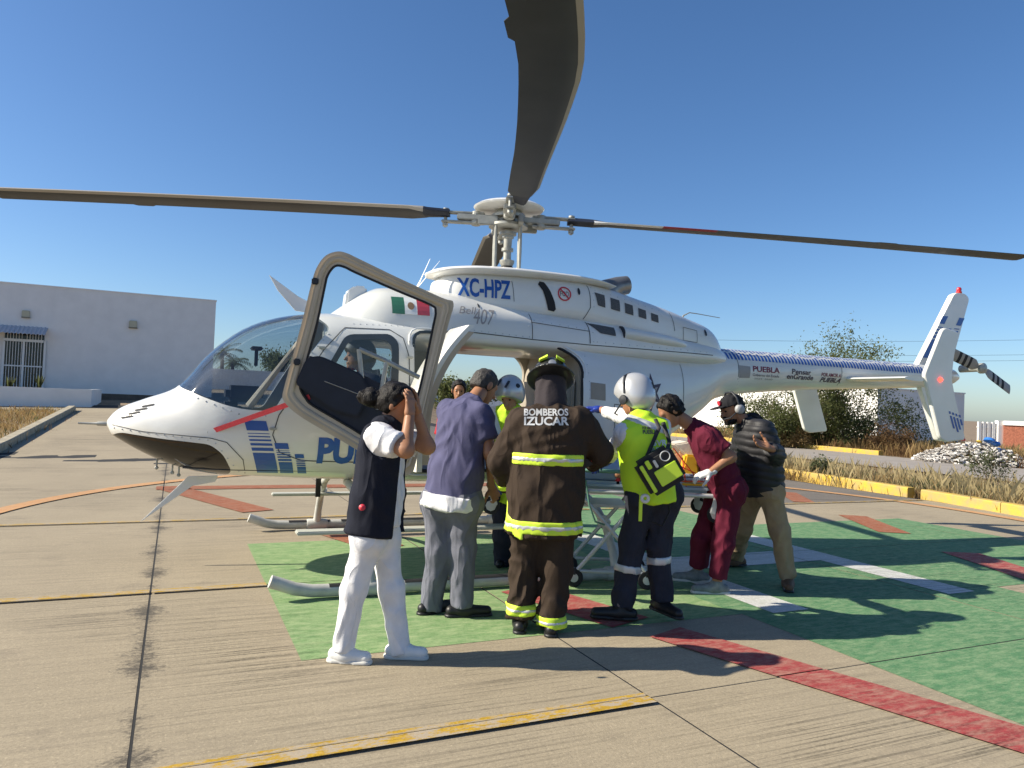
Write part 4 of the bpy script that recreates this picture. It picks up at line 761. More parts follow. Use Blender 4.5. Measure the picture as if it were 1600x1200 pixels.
# ---- grass and weeds (nobody could count it)
def blades(samples, hmin, hmax, wid, lean=.3):
    mb = MB(); vs_, fs = [], []
    for (x, y, z, sc) in samples:
        a = random.uniform(0, 6.28); h = random.uniform(hmin, hmax) * sc; l = random.gauss(0, lean); dx, dy = math.cos(a), math.sin(a); w = wid * random.uniform(.6, 1.3); o = len(vs_)
        px_, py_ = -dy * w, dx * w
        vs_ += [(x + px_, y + py_, z), (x - px_, y - py_, z), (x + dx * l * h * .4 + px_ * .7, y + dy * l * h * .4 + py_ * .7, z + h * .6), (x + dx * l * h, y + dy * l * h, z + h)]; fs += [(o, o + 1, o + 2), (o + 1, o + 3, o + 2)]
    mb.v = vs_; mb.f = fs; mb.m = [0] * len(fs); return mb
def clumps(fn, n, per, spread):
    out = []
    for _ in range(n):
        x, y, sc = fn()
        for _ in range(per):
            xx, yy = x + random.gauss(0, spread), y + random.gauss(0, spread); out.append((xx, yy, float(terr(xx, yy)) - .05, sc))
    return out
def right_fn(): v = random.uniform(2, 22); s = abs(random.gauss(0, 2.2)) + .1; q = ky[0] * 0 + uvw(12.95 + min(s, 6.3), v); return q[0], q[1], random.uniform(.45, 1.25) * (1.1 if s < 2 else .8)
def far_fn(): q = uvw(random.uniform(25.8, 33), random.uniform(8, 36)); return q[0], q[1], random.uniform(.6, 1.5)
def left_fn(): q = k0 - GA * random.uniform(.4, 7) + GB * random.uniform(-3, 12.5); return q[0], q[1], random.uniform(.4, 1.2)
for nm, fn, n, per, sp, hmn, hmx, wd, mm, lb in (('dry_grass', right_fn, 1100, 34, .2, .04, .30, .0035, 'dry', 'dry golden grass'), ('straw_grass', right_fn, 650, 16, .2, .15, .52, .0024, 'straw', 'pale straw grass'), ('brown_weeds', right_fn, 900, 40, .25, .03, .22, .004, 'dry2', 'brown dry weeds'), ('green_weeds', right_fn, 420, 34, .2, .05, .30, .004, 'leaf2', 'grey green weeds')):
    o = blades(clumps(fn, n, per, sp), hmn, hmx, wd).build(nm, M[mm], recalc=False); tag(o, lb + ' growing behind the yellow kerb at right', 'grass', kind='stuff')
o = blades(clumps(far_fn, 700, 34, .25), .2, .6, .009).build('dry_grass', M['dry'], recalc=False); tag(o, 'dry grass in front of the far wall and thorn tree', 'grass', kind='stuff')
o = blades(clumps(far_fn, 420, 34, .3), .15, .5, .010).build('brown_weeds', M['dry2'], recalc=False); tag(o, 'brown weeds beyond the side road', 'grass', kind='stuff')
o = blades(clumps(left_fn, 1500, 26, .25), .05, .26, .006).build('dry_grass', M['dry'], recalc=False); tag(o, 'dry golden grass between the left kerb and the planter', 'grass', kind='stuff')
o = blades(clumps(left_fn, 700, 26, .3), .04, .24, .007).build('brown_weeds', M['dry2'], recalc=False); tag(o, 'brown weeds below the white planter', 'grass', kind='stuff')
o = blades(clumps(left_fn, 160, 24, .2), .05, .25, .012).build('green_weeds', M['leaf2'], recalc=False); tag(o, 'green weeds along the left kerb', 'grass', kind='stuff')
# ---- trees
def branch(mb, tips, p, d, l, r, depth, spread, up):
    n = 4; pts = [p]; rr = [r]
    for i in range(n):
        d = nrm(d + V(*rng.normal(0, .16, 3)) + V(0, 0, up)); p = p + d * l / n; pts.append(p); rr.append(r * (1 - .5 * (i + 1) / n)); tips.append((p, depth))
    mb.tube(pts, rr, 5 if depth else 7, False)
    if depth < 4:
        for _ in range(3 if depth < 2 else 2): branch(mb, tips, pts[random.choice((2, 3, 4))], nrm(d + V(*rng.normal(0, spread, 3))), l * random.uniform(.55, .8), rr[-1], depth + 1, spread, up)
def leaves(tips, n, sp, size, mindepth):
    t = [q for q, dp in tips if dp >= mindepth]; idx = rng.integers(0, len(t), n); c = np.array(t)[idx] + rng.normal(0, sp, (n, 3)); mb = MB()
    a = rng.normal(0, 1, (n, 3)); a /= np.linalg.norm(a, axis=1)[:, None]; b = np.cross(a, rng.normal(0, 1, (n, 3))); b /= np.linalg.norm(b, axis=1)[:, None]; s = size * rng.uniform(.5, 1.3, (n, 1))
    v = np.stack([c - a * s, c + b * s * .45, c + a * s, c - b * s * .45], 1).reshape(-1, 3); mb.v = [tuple(p) for p in v]; mb.f = [(4 * i, 4 * i + 1, 4 * i + 2, 4 * i + 3) for i in range(n)]; mb.m = [0] * n; return mb
def tree(name, base, label, stems, l, r, spread, up, nleaf, lsp, lsize, lm, mind=2, group=None, dirs=None):
    base = np.asarray(base, float); e = empty(name, tuple(base), label, 'tree', group); tr_, tips = MB(), []
    for k in range(stems):
        a = k * 6.28 / stems + random.uniform(-.4, .4); t = random.uniform(.35, .95) if stems > 1 else .05; d = V(math.cos(a) * math.sin(t), math.sin(a) * math.sin(t) * .6, math.cos(t)); branch(tr_, tips, base, d, l * random.uniform(.8, 1.1), r, 0, spread, up)
    tr_.build('trunk', M['bark'], e, 60); leaves(tips, nleaf, lsp, lsize, mind).build('crown', lm, e, recalc=False); return e
tb = P(1292, 694, 34); tb[2] = -.05
tree('thorn_tree', tb, 'wide sprawling thorn tree with thin bare twigs under the tail boom', 12, 2.45, .05, .55, -.03, 36000, .22, .06, M['leaf'], 2)
for px, py, Y, s, lb in ((1392, 692, 31, 1.0, 'rust brown dry bush right of the thorn tree'), (1240, 694, 33, .8, 'low brown bush left of the thorn tree')):
    b = P(px, py, Y); b[2] = -.05; e = empty('dry_bush', tuple(b), lb, 'bush'); tw, tips = MB(), []
    for k in range(9): a = random.uniform(0, 6.28); branch(tw, tips, b, nrm(V(math.cos(a), math.sin(a) * .7, .8)), .62 * s, .015, 1, .5, 0)
    tw.build('twigs', M['bark'], e); leaves(tips, 4200, .13, .05, 1).build('crown', M['dry2'] if px > 1300 else M['dry'], e, recalc=False)
for px, py, Y, s, lb in ((1222, 694, 33.5, 1.25, 'dense olive shrub left of the thorn tree trunk'), (1322, 694, 33, 1.5, 'dense olive shrub right of the thorn tree trunk')):
    b = P(px, py, Y); b[2] = -.05; e = empty('olive_shrub', tuple(b), lb, 'bush'); tw, tips = MB(), []
    for k in range(12): a = random.uniform(0, 6.28); branch(tw, tips, b, nrm(V(math.cos(a) * .9, math.sin(a) * .6, .9)), .75 * s, .02, 1, .45, .0)
    tw.build('stems', M['bark'], e); leaves(tips, 11000, .2, .055, 1).build('crown', M['leaf'], e, recalc=False)
for px, py, Y, s, lb in ((1548, 726, 16.0, 1.0, 'grey green leafy weed growing beside the kerb at right'), (1282, 741, 17.0, .55, 'small grey shrub at the kerb joint')):
    b = P(px, py, Y); b[2] = 0; e = empty('roadside_shrub', tuple(b), lb, 'bush'); tw, tips = MB(), []
    for k in range(8): a = random.uniform(0, 6.28); branch(tw, tips, b, nrm(V(math.cos(a) * .5, math.sin(a) * .5, 1)), .5 * s, .009, 2, .4, .03)
    tw.build('stems', M['bark'], e); leaves(tips, 1100, .06, .03, 2).build('crown', M['leaf2'], e, recalc=False)
for i, (px, Y, h, lb) in enumerate(((436, 62, 1.25, 'green tree seen through the front of the windscreen'), (486, 58, 1.5, 'green tree seen through the windscreen beside the door frame'), (722, 48, 1.25, 'olive tree seen through the cabin doorway'), (640, 55, 1.2, 'distant tree behind the cockpit'), (800, 60, 1.3, 'distant tree behind the cabin opening'))):
    b = P(px, 620, Y); b[2] = float(terr(b[0], b[1])); tree('green_tree', b, lb, 3, h, .1, .45, .05, 5000, .3, .12, M['leaf'], 1, 'trees far behind the helicopter')
bwall = empty('boundary_wall', (-20, 52, .5), 'long low grey wall far behind the cockpit', 'wall')
MB().prism([V(-26, 46, 0), V(8, 61.5, 0), V(8, 61.8, 0), V(-26, 46.3, 0)], V(0, 0, 3.0)).build('wall_panel', M['wall_white'], bwall)
def palm(px, Y, ztop, label):
    b = P(px, 600, Y); b[2] = .9; e = empty('palm_tree', tuple(b), label, 'tree', 'palms beyond the white building'); top = V(b[0], b[1], ztop)
    MB().tube([b, b + (top - b) * .5 + V(.05, 0, 0), top], [.2, .15, .14], 8).build('trunk', M['bark'], e, 60); cr = MB()
    for k in range(26):
        a = random.uniform(0, 6.28); el = random.uniform(-.5, 1.1); L = random.uniform(1.3, 1.9); pts = [top]
        d = V(math.cos(a) * math.cos(el), math.sin(a) * math.cos(el), math.sin(el))
        for s_ in range(6): d = nrm(d + V(0, 0, -.2)); pts.append(pts[-1] + d * L / 6)
        sd = nrm(np.cross(d, UP))
        for i in range(1, 7):
            for sgn in (1, -1):
                for q in (0, .5):
                    p = pts[i - 1] + (pts[i] - pts[i - 1]) * q; o_ = p + sd * sgn * .38 * (1 - i / 9) + V(0, 0, -.22); cr.add([p, p + (pts[i] - pts[i - 1]) * .3, o_], [(0, 1, 2)])
    cr.build('crown', M['leaf'], e, recalc=False)
palm(345, 58, 4.6, 'palm showing at the right end of the white building'); palm(362, 62, 4.0, 'lower palm between the building and the windscreen')
for k, (y0, y1) in enumerate(((531, 528), (551, 552), (560, 561))):
    a, b = P(1000, y0 - 2, 80), P(1750, y1, 80); pts = [a + (b - a) * t + V(0, 0, -.35 * math.sin(math.pi * t)) for t in np.linspace(0, 1, 14)]
    o = MB().tube(pts, .014, 5).build('power_line', M['dark']); tag(o, ('highest', 'middle', 'lowest')[k] + ' of the three power lines crossing the sky at right', 'power line', 'power lines')
# ================================================================== people: smooth-union bodies meshed with surface nets
def smin(a, b, k):
    h = np.maximum(k - np.abs(a - b), 0) / k; return np.minimum(a, b) - h * h * k * .25
def cone(a, b, ra, rb=None, capa=False, capb=False, k=None, sq=None):
    return dict(t='c', a=np.asarray(a, float), b=np.asarray(b, float), ra=ra, rb=ra if rb is None else rb, ca=capa, cb=capb, k=k, sq=sq)
def ell(c, r, R_=None, k=None): return dict(t='e', c=np.asarray(c, float), r=np.asarray(r, float), R=np.eye(3) if R_ is None else np.asarray(R_), k=k)
def d_prim(p, X, Y, Z):
    if p['t'] == 'e':
        q = np.stack([X - p['c'][0], Y - p['c'][1], Z - p['c'][2]], -1) @ p['R']; r = p['r']; k0_ = np.sqrt(((q / r)**2).sum(-1)); k1_ = np.sqrt(((q / (r * r))**2).sum(-1)) + 1e-9; return k0_ * (k0_ - 1) / k1_
    a, b = p['a'], p['b']; ba = b - a; L = np.linalg.norm(ba) + 1e-9; u = ba / L
    px, py, pz = X - a[0], Y - a[1], Z - a[2]
    if p['sq'] is not None:             # squash along a direction: (dir, factor)
        dv, fc = p['sq']; s_ = px * dv[0] + py * dv[1] + pz * dv[2]; m_ = s_ * (1 / fc - 1); px, py, pz = px + dv[0] * m_, py + dv[1] * m_, pz + dv[2] * m_
    t = px * u[0] + py * u[1] + pz * u[2]; h = np.clip(t / L, 0, 1)
    d = np.sqrt((px - u[0] * h * L)**2 + (py - u[1] * h * L)**2 + (pz - u[2] * h * L)**2) - (p['ra'] + (p['rb'] - p['ra']) * h)
    if p['ca']: d = np.maximum(d, -t)
    if p['cb']: d = np.maximum(d, t - L)
    return d
_lat = rng.uniform(-1, 1, (32, 32, 32))
def vnoise(X, Y, Z, f):
    q = [np.asarray(v) * f + 100 for v in (X, Y, Z)]; i = [np.floor(v).astype(int) for v in q]; w = [v - j for v, j in zip(q, i)]; w = [v * v * (3 - 2 * v) for v in w]; o = 0
    for a in (0, 1):
        for b in (0, 1):
            for c in (0, 1): o = o + _lat[(i[0] + a) % 32, (i[1] + b) % 32, (i[2] + c) % 32] * (w[0] if a else 1 - w[0]) * (w[1] if b else 1 - w[1]) * (w[2] if c else 1 - w[2])
    return o
def nets(F, org, h):
    nx, ny, nz = F.shape; S = F < 0; c = np.zeros((nx - 1, ny - 1, nz - 1, 3)); n = np.zeros((nx - 1, ny - 1, nz - 1)); sl = lambda o, m: slice(o, m - 1 + o)
    for ax in range(3):
        for p in (0, 1):
            for q in (0, 1):
                o0 = [0, 0, 0]; oth = [k for k in range(3) if k != ax]; o0[oth[0]] = p; o0[oth[1]] = q; o1 = list(o0); o1[ax] = 1
                A = F[sl(o0[0], nx), sl(o0[1], ny), sl(o0[2], nz)]; B = F[sl(o1[0], nx), sl(o1[1], ny), sl(o1[2], nz)]; m = (A < 0) != (B < 0)
                t = np.where(m, A / np.where(m, A - B, 1), 0)
                for k in range(3): c[..., k] += np.where(m, t if k == ax else o0[k], 0)
                n += m
    act = n > 0; idx = -np.ones(act.shape, int); idx[act] = np.arange(act.sum()); g_ = np.argwhere(act); v = (g_ + c[act] / n[act][:, None]) * h + org; faces = []
    for ax in range(3):
        s0 = [slice(1, -1)] * 3; s0[ax] = slice(0, -1); s1 = [slice(1, -1)] * 3; s1[ax] = slice(1, None); A = S[tuple(s0)]; B = S[tuple(s1)]; e = np.argwhere(A != B)
        if not len(e): continue
        b, cc = [k for k in range(3) if k != ax]; base = e.copy(); base[:, b] += 1; base[:, cc] += 1; fl = A[tuple(e.T)]
        def cell(db, dc): q = base.copy(); q[:, b] += db; q[:, cc] += dc; return idx[tuple(q.T)]
        f = np.stack([cell(-1, -1), cell(0, -1), cell(0, 0), cell(-1, 0)], 1)
        if ax == 1: fl = ~fl
        f[~fl] = f[~fl][:, ::-1]; faces.append(f)
    return v, np.concatenate(faces)
class Field:
    def __init__(s, prims, k=.04, noise=(0, 1), fold=None): s.p = prims; s.k = k; s.noise = noise
    def mesh(s, h=.014, off=0., cuts=(), holes=()):
        lo = np.min([np.minimum(p['a'] - p['ra'], p['b'] - p['rb']).tolist() if p['t'] == 'c' else (p['c'] - max(p['r'])).tolist() for p in s.p], 0) - .05; hi = np.max([np.maximum(p['a'] + p['ra'], p['b'] + p['rb']).tolist() if p['t'] == 'c' else (p['c'] + max(p['r'])).tolist() for p in s.p], 0) + .05
        n = np.ceil((hi - lo) / h).astype(int) + 1; F = np.full(n, .5); ax = [lo[i] + h * np.arange(n[i]) for i in range(3)]
        for p in s.p:
            r = (max(p['ra'], p['rb']) if p['t'] == 'c' else max(p['r'])) + .09; a, b = (np.minimum(p['a'], p['b']), np.maximum(p['a'], p['b'])) if p['t'] == 'c' else (p['c'], p['c'])
            i0 = np.maximum(np.floor((a - r - lo) / h).astype(int), 0); i1 = np.minimum(np.ceil((b + r - lo) / h).astype(int) + 1, n); s_ = tuple(slice(i0[i], i1[i]) for i in range(3))
            X, Y, Z = np.meshgrid(*[ax[i][s_[i]] for i in range(3)], indexing='ij'); F[s_] = smin(F[s_], d_prim(p, X, Y, Z), p['k'] or s.k)
        X, Y, Z = np.meshgrid(*ax, indexing='ij')
        if s.noise[0] and s.noise[1] > 20:
            F = F + s.noise[0] * (vnoise(X, Y, Z, s.noise[1]) + .6 * vnoise(X + 5, Y, Z, s.noise[1] * 2))
        elif s.noise[0]:                     # long creases rather than lumps
            wq = vnoise(X, Y, Z, 3.1); ph = (Z * .55 + (X + Y) * .75) * s.noise[1] * 1.15 + 1.7 * wq; ph2 = (Z * .55 - (X - Y) * .75) * s.noise[1] * 1.1 + 1.5 * vnoise(Y, Z, X, 3.7) + 4
            msk = np.clip(vnoise(X + 3, Y, Z, 4.2) * 1.6 + .5, 0, 1); F = F + s.noise[0] * (np.abs(np.sin(ph * math.pi)) * msk * .8 + np.abs(np.sin(ph2 * math.pi)) * (1 - msk) * .8 - .35)
        F = F - off
        for c, d in cuts: F = np.maximum(F, (X - c[0]) * d[0] + (Y - c[1]) * d[1] + (Z - c[2]) * d[2])
        for c, r in holes: F = np.maximum(F, r - np.sqrt((X - c[0])**2 + (Y - c[1])**2 + (Z - c[2])**2))
        F[0] = F[-1] = .5; F[:, 0] = F[:, -1] = .5; F[:, :, 0] = F[:, :, -1] = .5
        return nets(F, lo, h)
def meshobj(name, parts, mats, parent, mi=None):
    vs_, fs, ms, o = [], [], [], 0
    for k, (v, f) in enumerate(parts): vs_.append(v); fs.append(f + o); ms += [0 if mi is None else mi[k]] * len(f); o += len(v)
    v = np.concatenate(vs_); f = np.concatenate(fs); me = bpy.data.meshes.new(name); me.from_pydata(v.tolist(), [], f.tolist()); me.update(); me.polygons.foreach_set('material_index', ms)
    return link(name, me, mats, parent, 0, recalc=False)
M['skin'] = mat('brown_skin', (.34, .165, .09), .5, var=.12, vscale=20); M['skin_l'] = mat('tan_skin', (.42, .22, .13), .5, var=.12, vscale=20)
M['hair'] = mat('black_hair', (.009, .0075, .007), .55, bump=.7, bscale=140, spec=.25, stretch=(1, 1, .3)); M['hair_g'] = mat('greying_hair', (.06, .055, .05), .6, bump=.8, bscale=120, var=.5, vscale=60)
def cloth(n, c, rough=.85, wr=.55, **k):
    m = mat(n, c, rough, bump=.25, bscale=180, var=.14, vscale=14, spec=.2, **k); nt = m.node_tree; p = nt.nodes['Principled BSDF']; b0 = p.inputs['Normal'].links[0].from_node
    tc = nt.nodes.new('ShaderNodeNewGeometry'); mp = nt.nodes.new('ShaderNodeMapping'); mp.inputs['Rotation'].default_value = (.35, .45, 0); mp.inputs['Scale'].default_value = (1, 1, .42); nt.links.new(tc.outputs['Position'], mp.inputs[0])
    n = nt.nodes.new('ShaderNodeTexNoise'); n.inputs['Scale'].default_value = 7.5; n.inputs['Detail'].default_value = 1.6; n.inputs['Distortion'].default_value = .5; nt.links.new(mp.outputs[0], n.inputs['Vector'])
    a = nt.nodes.new('ShaderNodeMath'); a.operation = 'SUBTRACT'; a.inputs[1].default_value = .5; nt.links.new(n.outputs[0], a.inputs[0]); ab = nt.nodes.new('ShaderNodeMath'); ab.operation = 'ABSOLUTE'; nt.links.new(a.outputs[0], ab.inputs[0])
    b = nt.nodes.new('ShaderNodeBump'); b.inputs['Strength'].default_value = wr; b.inputs['Distance'].default_value = .11; b.invert = True; nt.links.new(ab.outputs[0], b.inputs['Height']); nt.links.new(b0.outputs[0], b.inputs['Normal']); nt.links.new(b.outputs[0], p.inputs['Normal']); return m
def fr(fwd, up):                       # frame: columns right, forward, up
    f = nrm(fwd); u = nrm(np.asarray(up, float) - f * (np.asarray(up, float) @ f)); return np.c_[np.cross(f, u), f, u]
def head_prims(c, fwd, up, s=1.):
    R_ = fr(fwd, up); T = lambda x, y, z: c + R_ @ (V(x, y, z) * s)
    return [ell(T(0, -.012, .03), V(.076, .097, .088) * s, R_), ell(T(0, .028, -.035), V(.058, .066, .085) * s, R_, .03), cone(T(0, .07, -.09), T(0, .055, -.085), .024 * s, .03 * s, k=.03), cone(T(0, .092, .005), T(0, .112, -.028), .009 * s, .0145 * s, k=.018),
            cone(T(-.03, .078, .028), T(.03, .078, .028), .013 * s, k=.02), cone(T(-.02, .09, -.06), T(.02, .09, -.06), .009 * s, k=.012)] + [ell(T(sx * .079, -.005, -.005), V(.011, .022, .034) * s, R_, .008) for sx in (1, -1)], T, R_
def eyes(T, parent):
    mb = MB()
    for sx in (1, -1): mb.lathe([(.001, -.011), (.008, -.008), (.0115, 0), (.008, .008), (.001, .011)], T(sx * .031, .082, .008), (0, 0, 1), 10)
    return mb.build('eyes', mat('dark_eye', (.02, .015, .012), .2), parent, 60)
def hand_prims(w, fwd, nrm_palm, thumb, curl=.3, s=1., spread=.12):
    """w wrist, fwd along the fingers, nrm_palm out of the palm, thumb +1/-1 side"""
    f = nrm(fwd); n = nrm(np.asarray(nrm_palm, float) - f * (np.asarray(nrm_palm, float) @ f)); x = np.cross(f, n) * thumb; pr_ = []
    T = lambda a, b, c: w + (x * a + f * b + n * c) * s
    pr_ += [cone(T(.0, -.03, 0), T(0, .02, 0), .026 * s, .027 * s), cone(T(.02, .02, 0), T(.026, .085, 0), .017 * s, .0135 * s, k=.02), cone(T(.0, .02, 0), T(.0, .09, 0), .018 * s, .0135 * s, k=.02), cone(T(-.018, .02, 0), T(-.026, .082, 0), .017 * s, .012 * s, k=.02)]
    for i, (xo, l) in enumerate(((.03, .072), (.010, .08), (-.010, .074), (-.029, .058))):
        p = T(xo, .088 - (.006 if i == 3 else 0), 0); ang = curl * .6; d0 = V(xo * spread * 8, 1, 0)
        for j, fr_ in enumerate((.45, .32, .23)):
            dl = V(d0[0] * math.cos(ang), math.cos(ang), math.sin(ang)); q = p + (x * dl[0] + f * dl[1] + n * dl[2]) * l * fr_ * s; pr_.append(cone(p, q, (.0092 - .0007 * j) * s, (.0086 - .0008 * j) * s, k=.006)); p = q; ang += curl * (.9 if j == 0 else .7)
    p = T(.026, .015, .006)
    for d_, l, r in ((V(.75, .62, .25), .045, .013), (V(.5, .85, .25 + curl * .3), .032, .0105), (V(.3, .92, .3 + curl * .4), .026, .009)): q = p + (x * d_[0] + f * d_[1] + n * d_[2]) * l * s; pr_.append(cone(p, q, r * s, r * .92 * s, k=.01)); p = q
    return pr_
def lerp(a, b, t): return np.asarray(a) + (np.asarray(b) - np.asarray(a)) * t
class Person:
    def __init__(s, label, J, head_fwd, head_up, skin='skin', hs=1., arm=(.047, .038, .029), leg=(.078, .055, .04), group=None):
        s.J = J; s.hs = hs; base = (J['la'] + J['ra']) / 2 * V(1, 1, 0); s.e = empty('person', tuple(base), label, 'person', group); s.skin = skin
        hp_, s.T, s.HR = head_prims(J['head'], head_fwd, head_up, hs); s.hp = hp_
        sl, sr, hl, hr_ = J['ls'], J['rs'], J['lh'], J['rh']; s.sc = (sl + sr) / 2; s.hc = (hl + hr_) / 2
        body = [cone(lerp(J['head'], s.sc, .25), s.sc + (J['head'] - s.sc) * .05, .055 * hs, .065 * hs), cone(lerp(lerp(sl, sr, .32), hl, .16), lerp(hl, hr_, .25), .08, .085), cone(lerp(lerp(sr, sl, .32), hr_, .16), lerp(hr_, hl, .25), .08, .085), cone(lerp(sl, sr, .08), lerp(sr, sl, .08), .04)]
        for a in 'lr': body += [cone(J[a + 's'], J[a + 'e'], arm[0], arm[1]), cone(J[a + 'e'], J[a + 'w'], arm[1], arm[2]), cone(J[a + 'h'], J[a + 'k'], leg[0], leg[1]), cone(J[a + 'k'], J[a + 'a'], leg[1], leg[2])]
        s.body_prims = body; s.hands = []
    def hand(s, side, fwd, n, curl=.3, thumb=1, size=1.): s.hands.append(hand_prims(s.J[side + 'w'], fwd, n, thumb, curl, size)); return s
    def body(s, glove=None):
        parts = [Field(s.body_prims, .05).mesh(.014), Field(s.hp, .03).mesh(.0065)] ; mi = [0, 0]
        for h_ in s.hands: parts.append(Field(h_, .01).mesh(.0042)); mi.append(1 if glove else 0)
        s.b = meshobj('body', parts, [M[s.skin]] + ([glove] if glove else []), s.e, mi); return s
    def torso(s, r=.125, drop=.10, sleeve=.5, rs=.075, rse=.07, hemr=None, noise=(.012, 9), k=.06, fore=0., belly=0.):
        J = s.J; ax = nrm(s.hc - s.sc); hl, hr_ = J['lh'] + ax * drop, J['rh'] + ax * drop; hemr = hemr or r
        sh_l, sh_r = lerp(J['ls'], J['rs'], .25) + ax * .07, lerp(J['rs'], J['ls'], .25) + ax * .07; wl_, wr_ = lerp(lerp(sh_l, hl, .55), s.hc, .12), lerp(lerp(sh_r, hr_, .55), s.hc, .12); nk = lerp(s.sc, J['head'], .36)
        pr_ = [cone(sh_l, wl_, r * .86, r * .84), cone(wl_, lerp(hl, hr_, .14), r * .84, hemr * .86, capb=True), cone(sh_r, wr_, r * .86, r * .84), cone(wr_, lerp(hr_, hl, .14), r * .84, hemr * .86, capb=True), cone(s.sc + ax * .06, (hl + hr_) / 2, r * .9, hemr * .9, capb=True),
               cone(lerp(J['ls'], J['rs'], .05), lerp(J['rs'], J['ls'], .05), rs * .86, rs * .86), cone(nk, lerp(J['ls'], s.sc, .15), .055 * s.hs, rs * .75, k=.05), cone(nk, lerp(J['rs'], s.sc, .15), .055 * s.hs, rs * .75, k=.05), cone(s.sc, nk, .075 * s.hs, .062 * s.hs, capb=True)]
        if sleeve:
            for a in 'lr':
                if sleeve <= 1: pr_.append(cone(J[a + 's'], lerp(J[a + 's'], J[a + 'e'], sleeve), rs, rse, capb=True, k=.05))
                else: pr_ += [cone(J[a + 's'], J[a + 'e'], rs, rse, k=.05), cone(J[a + 'e'], lerp(J[a + 'e'], J[a + 'w'], sleeve - 1), rse, rse * .8, capb=True, k=.03)]
        return Field(pr_, k, noise)
    def pants(s, r=(.105, .085, .075), noise=(.014, 8), up=.06, ext=.0, hip=.11, flare=None):
        J = s.J; ax = nrm(s.sc - s.hc); pr_ = [cone(lerp(J['lh'], J['rh'], .12) + ax * up, J['lh'], hip, hip), cone(lerp(J['rh'], J['lh'], .12) + ax * up, J['rh'], hip, hip), cone(J['lh'], J['rh'], hip * .95)]
        for a in 'lr':
            e_ = J[a + 'a'] + nrm(J[a + 'a'] - J[a + 'k']) * ext; pr_ += [cone(J[a + 'h'], J[a + 'k'], r[0], r[1], k=.04), cone(J[a + 'k'], e_, r[1], r[2], capb=True, k=.04)]
        return Field(pr_, .05, noise)
    def shoe(s, side, m, toe, L=.27, w=.042, h=.045, sole=None, lift=0.):
        a = s.J[side + 'a']; d = nrm(np.asarray(toe, float) * V(1, 1, 0)); g = V(a[0], a[1], max(0., a[2] - .095)) if lift == 0 else V(a[0], a[1], lift); h0 = g - d * L * .24 + V(0, 0, .04); t0 = g + d * L * .62 + V(0, 0, .034)
        pr_ = [cone(h0, lerp(h0, t0, .45), .038, .043), cone(lerp(h0, t0, .45), t0, w, .034), cone(g + V(0, 0, .045), a + V(0, 0, .015), .045, .043, capb=True)]
        o = meshobj('shoe', [Field(pr_, .03).mesh(.008, cuts=[(g + V(0, 0, .004), V(0, 0, -1))])], [m], s.e)
        if sole: meshobj('sole', [Field([cone(h0 * V(1, 1, 0) + V(0, 0, g[2] + .0), t0 * V(1, 1, 0) + V(0, 0, g[2]), .046, .042)], .03).mesh(.007, cuts=[(g + V(0, 0, .022), V(0, 0, 1)), (g + V(0, 0, .001), V(0, 0, -1))])], [sole], o)
        return o
def wear(p, name, field, m, h=.014, off=0., cuts=(), parent=None, holes=()): return meshobj(name, [field.mesh(h, off, cuts, holes)], [m], parent or p.e)
def band(p, name, field, m, c, ax, w, off=.006, h=.012, parent=None, more=()): ax = nrm(ax); return wear(p, name, field, m, h, off, [(c + ax * w / 2, ax), (c - ax * w / 2, -ax)] + list(more), parent)
def project(name, v2, f2, org, ux, uy, target, m, parent, off=.004, du=.02):     # lay flat lettering on a garment
    v, f = flat_faces(v2, f2, du, du); dn_ = nrm(np.cross(ux, uy)); me = target.data; bv = BVHTree.FromPolygons([tuple(q.co) for q in me.vertices], [tuple(q.vertices) for q in me.polygons]); out = []; last = None
    for a, b in v:
        o = org + np.asarray(ux) * a + np.asarray(uy) * b + dn_ * .3; hit = bv.ray_cast(Vector(o), Vector(-dn_), .7)[0]; q = np.array(hit) + dn_ * off if hit is not None else (org + np.asarray(ux) * a + np.asarray(uy) * b if last is None else last + 0); last = q; out.append(q)
    return MB().add(out, f).build(name, m, parent, recalc=False)
def Jn(D, **k):                        # joints from pixels of the photo and a depth offset in metres
    return {n: P(v[0], v[1], D + v[2]) for n, v in k.items()}
def helmet_shell(p, m, s=1., low=-.02, parent=None, name='helmet'):
    c = p.T(0, -.012, .035); R_ = p.HR; f = Field([ell(c, V(.118, .142, .128) * s, R_), ell(p.T(0, -.03, -.03), V(.112, .118, .10) * s, R_, .04)], .04)
    return meshobj(name, [f.mesh(.008, cuts=[(p.T(0, .055, -.01), nrm(R_ @ V(0, .75, -.66))), (p.T(0, 0, -.11 * s), R_ @ V(0, 0, -1))])], [m], parent or p.e)
def hair_cap(p, m, grow=.012, front=.045, low=-.06, noise=(.008, 30), parent=None):
    c = p.T(0, -.012, .03); R_ = p.HR; f = Field([ell(c, (V(.076, .097, .088) + grow) * p.hs, R_), ell(p.T(0, -.045, -.02), (V(.066, .055, .075) + grow * .6) * p.hs, R_, .03)], .03, noise)
    return meshobj('hair', [f.mesh(.008, cuts=[(p.T(0, front, .045), nrm(R_ @ V(0, 1, -.35))), (p.T(0, 0, low), R_ @ V(0, 0, -1))])], [m], p.e)
X_ = V(1, 0, 0); 
W = {k: cloth(k, c) for k, c in dict(white_cloth=(.72, .72, .74), navy_cloth=(.012, .014, .024), scrub_blue=(.085, .085, .16), grey_trouser=(.15, .155, .19), turnout=(.042, .029, .021), navy_trouser=(.03, .032, .045), maroon=(.11, .012, .03), khaki=(.36, .26, .16), puffer=(.018, .018, .021), red_cloth=(.42, .03, .04)).items()}
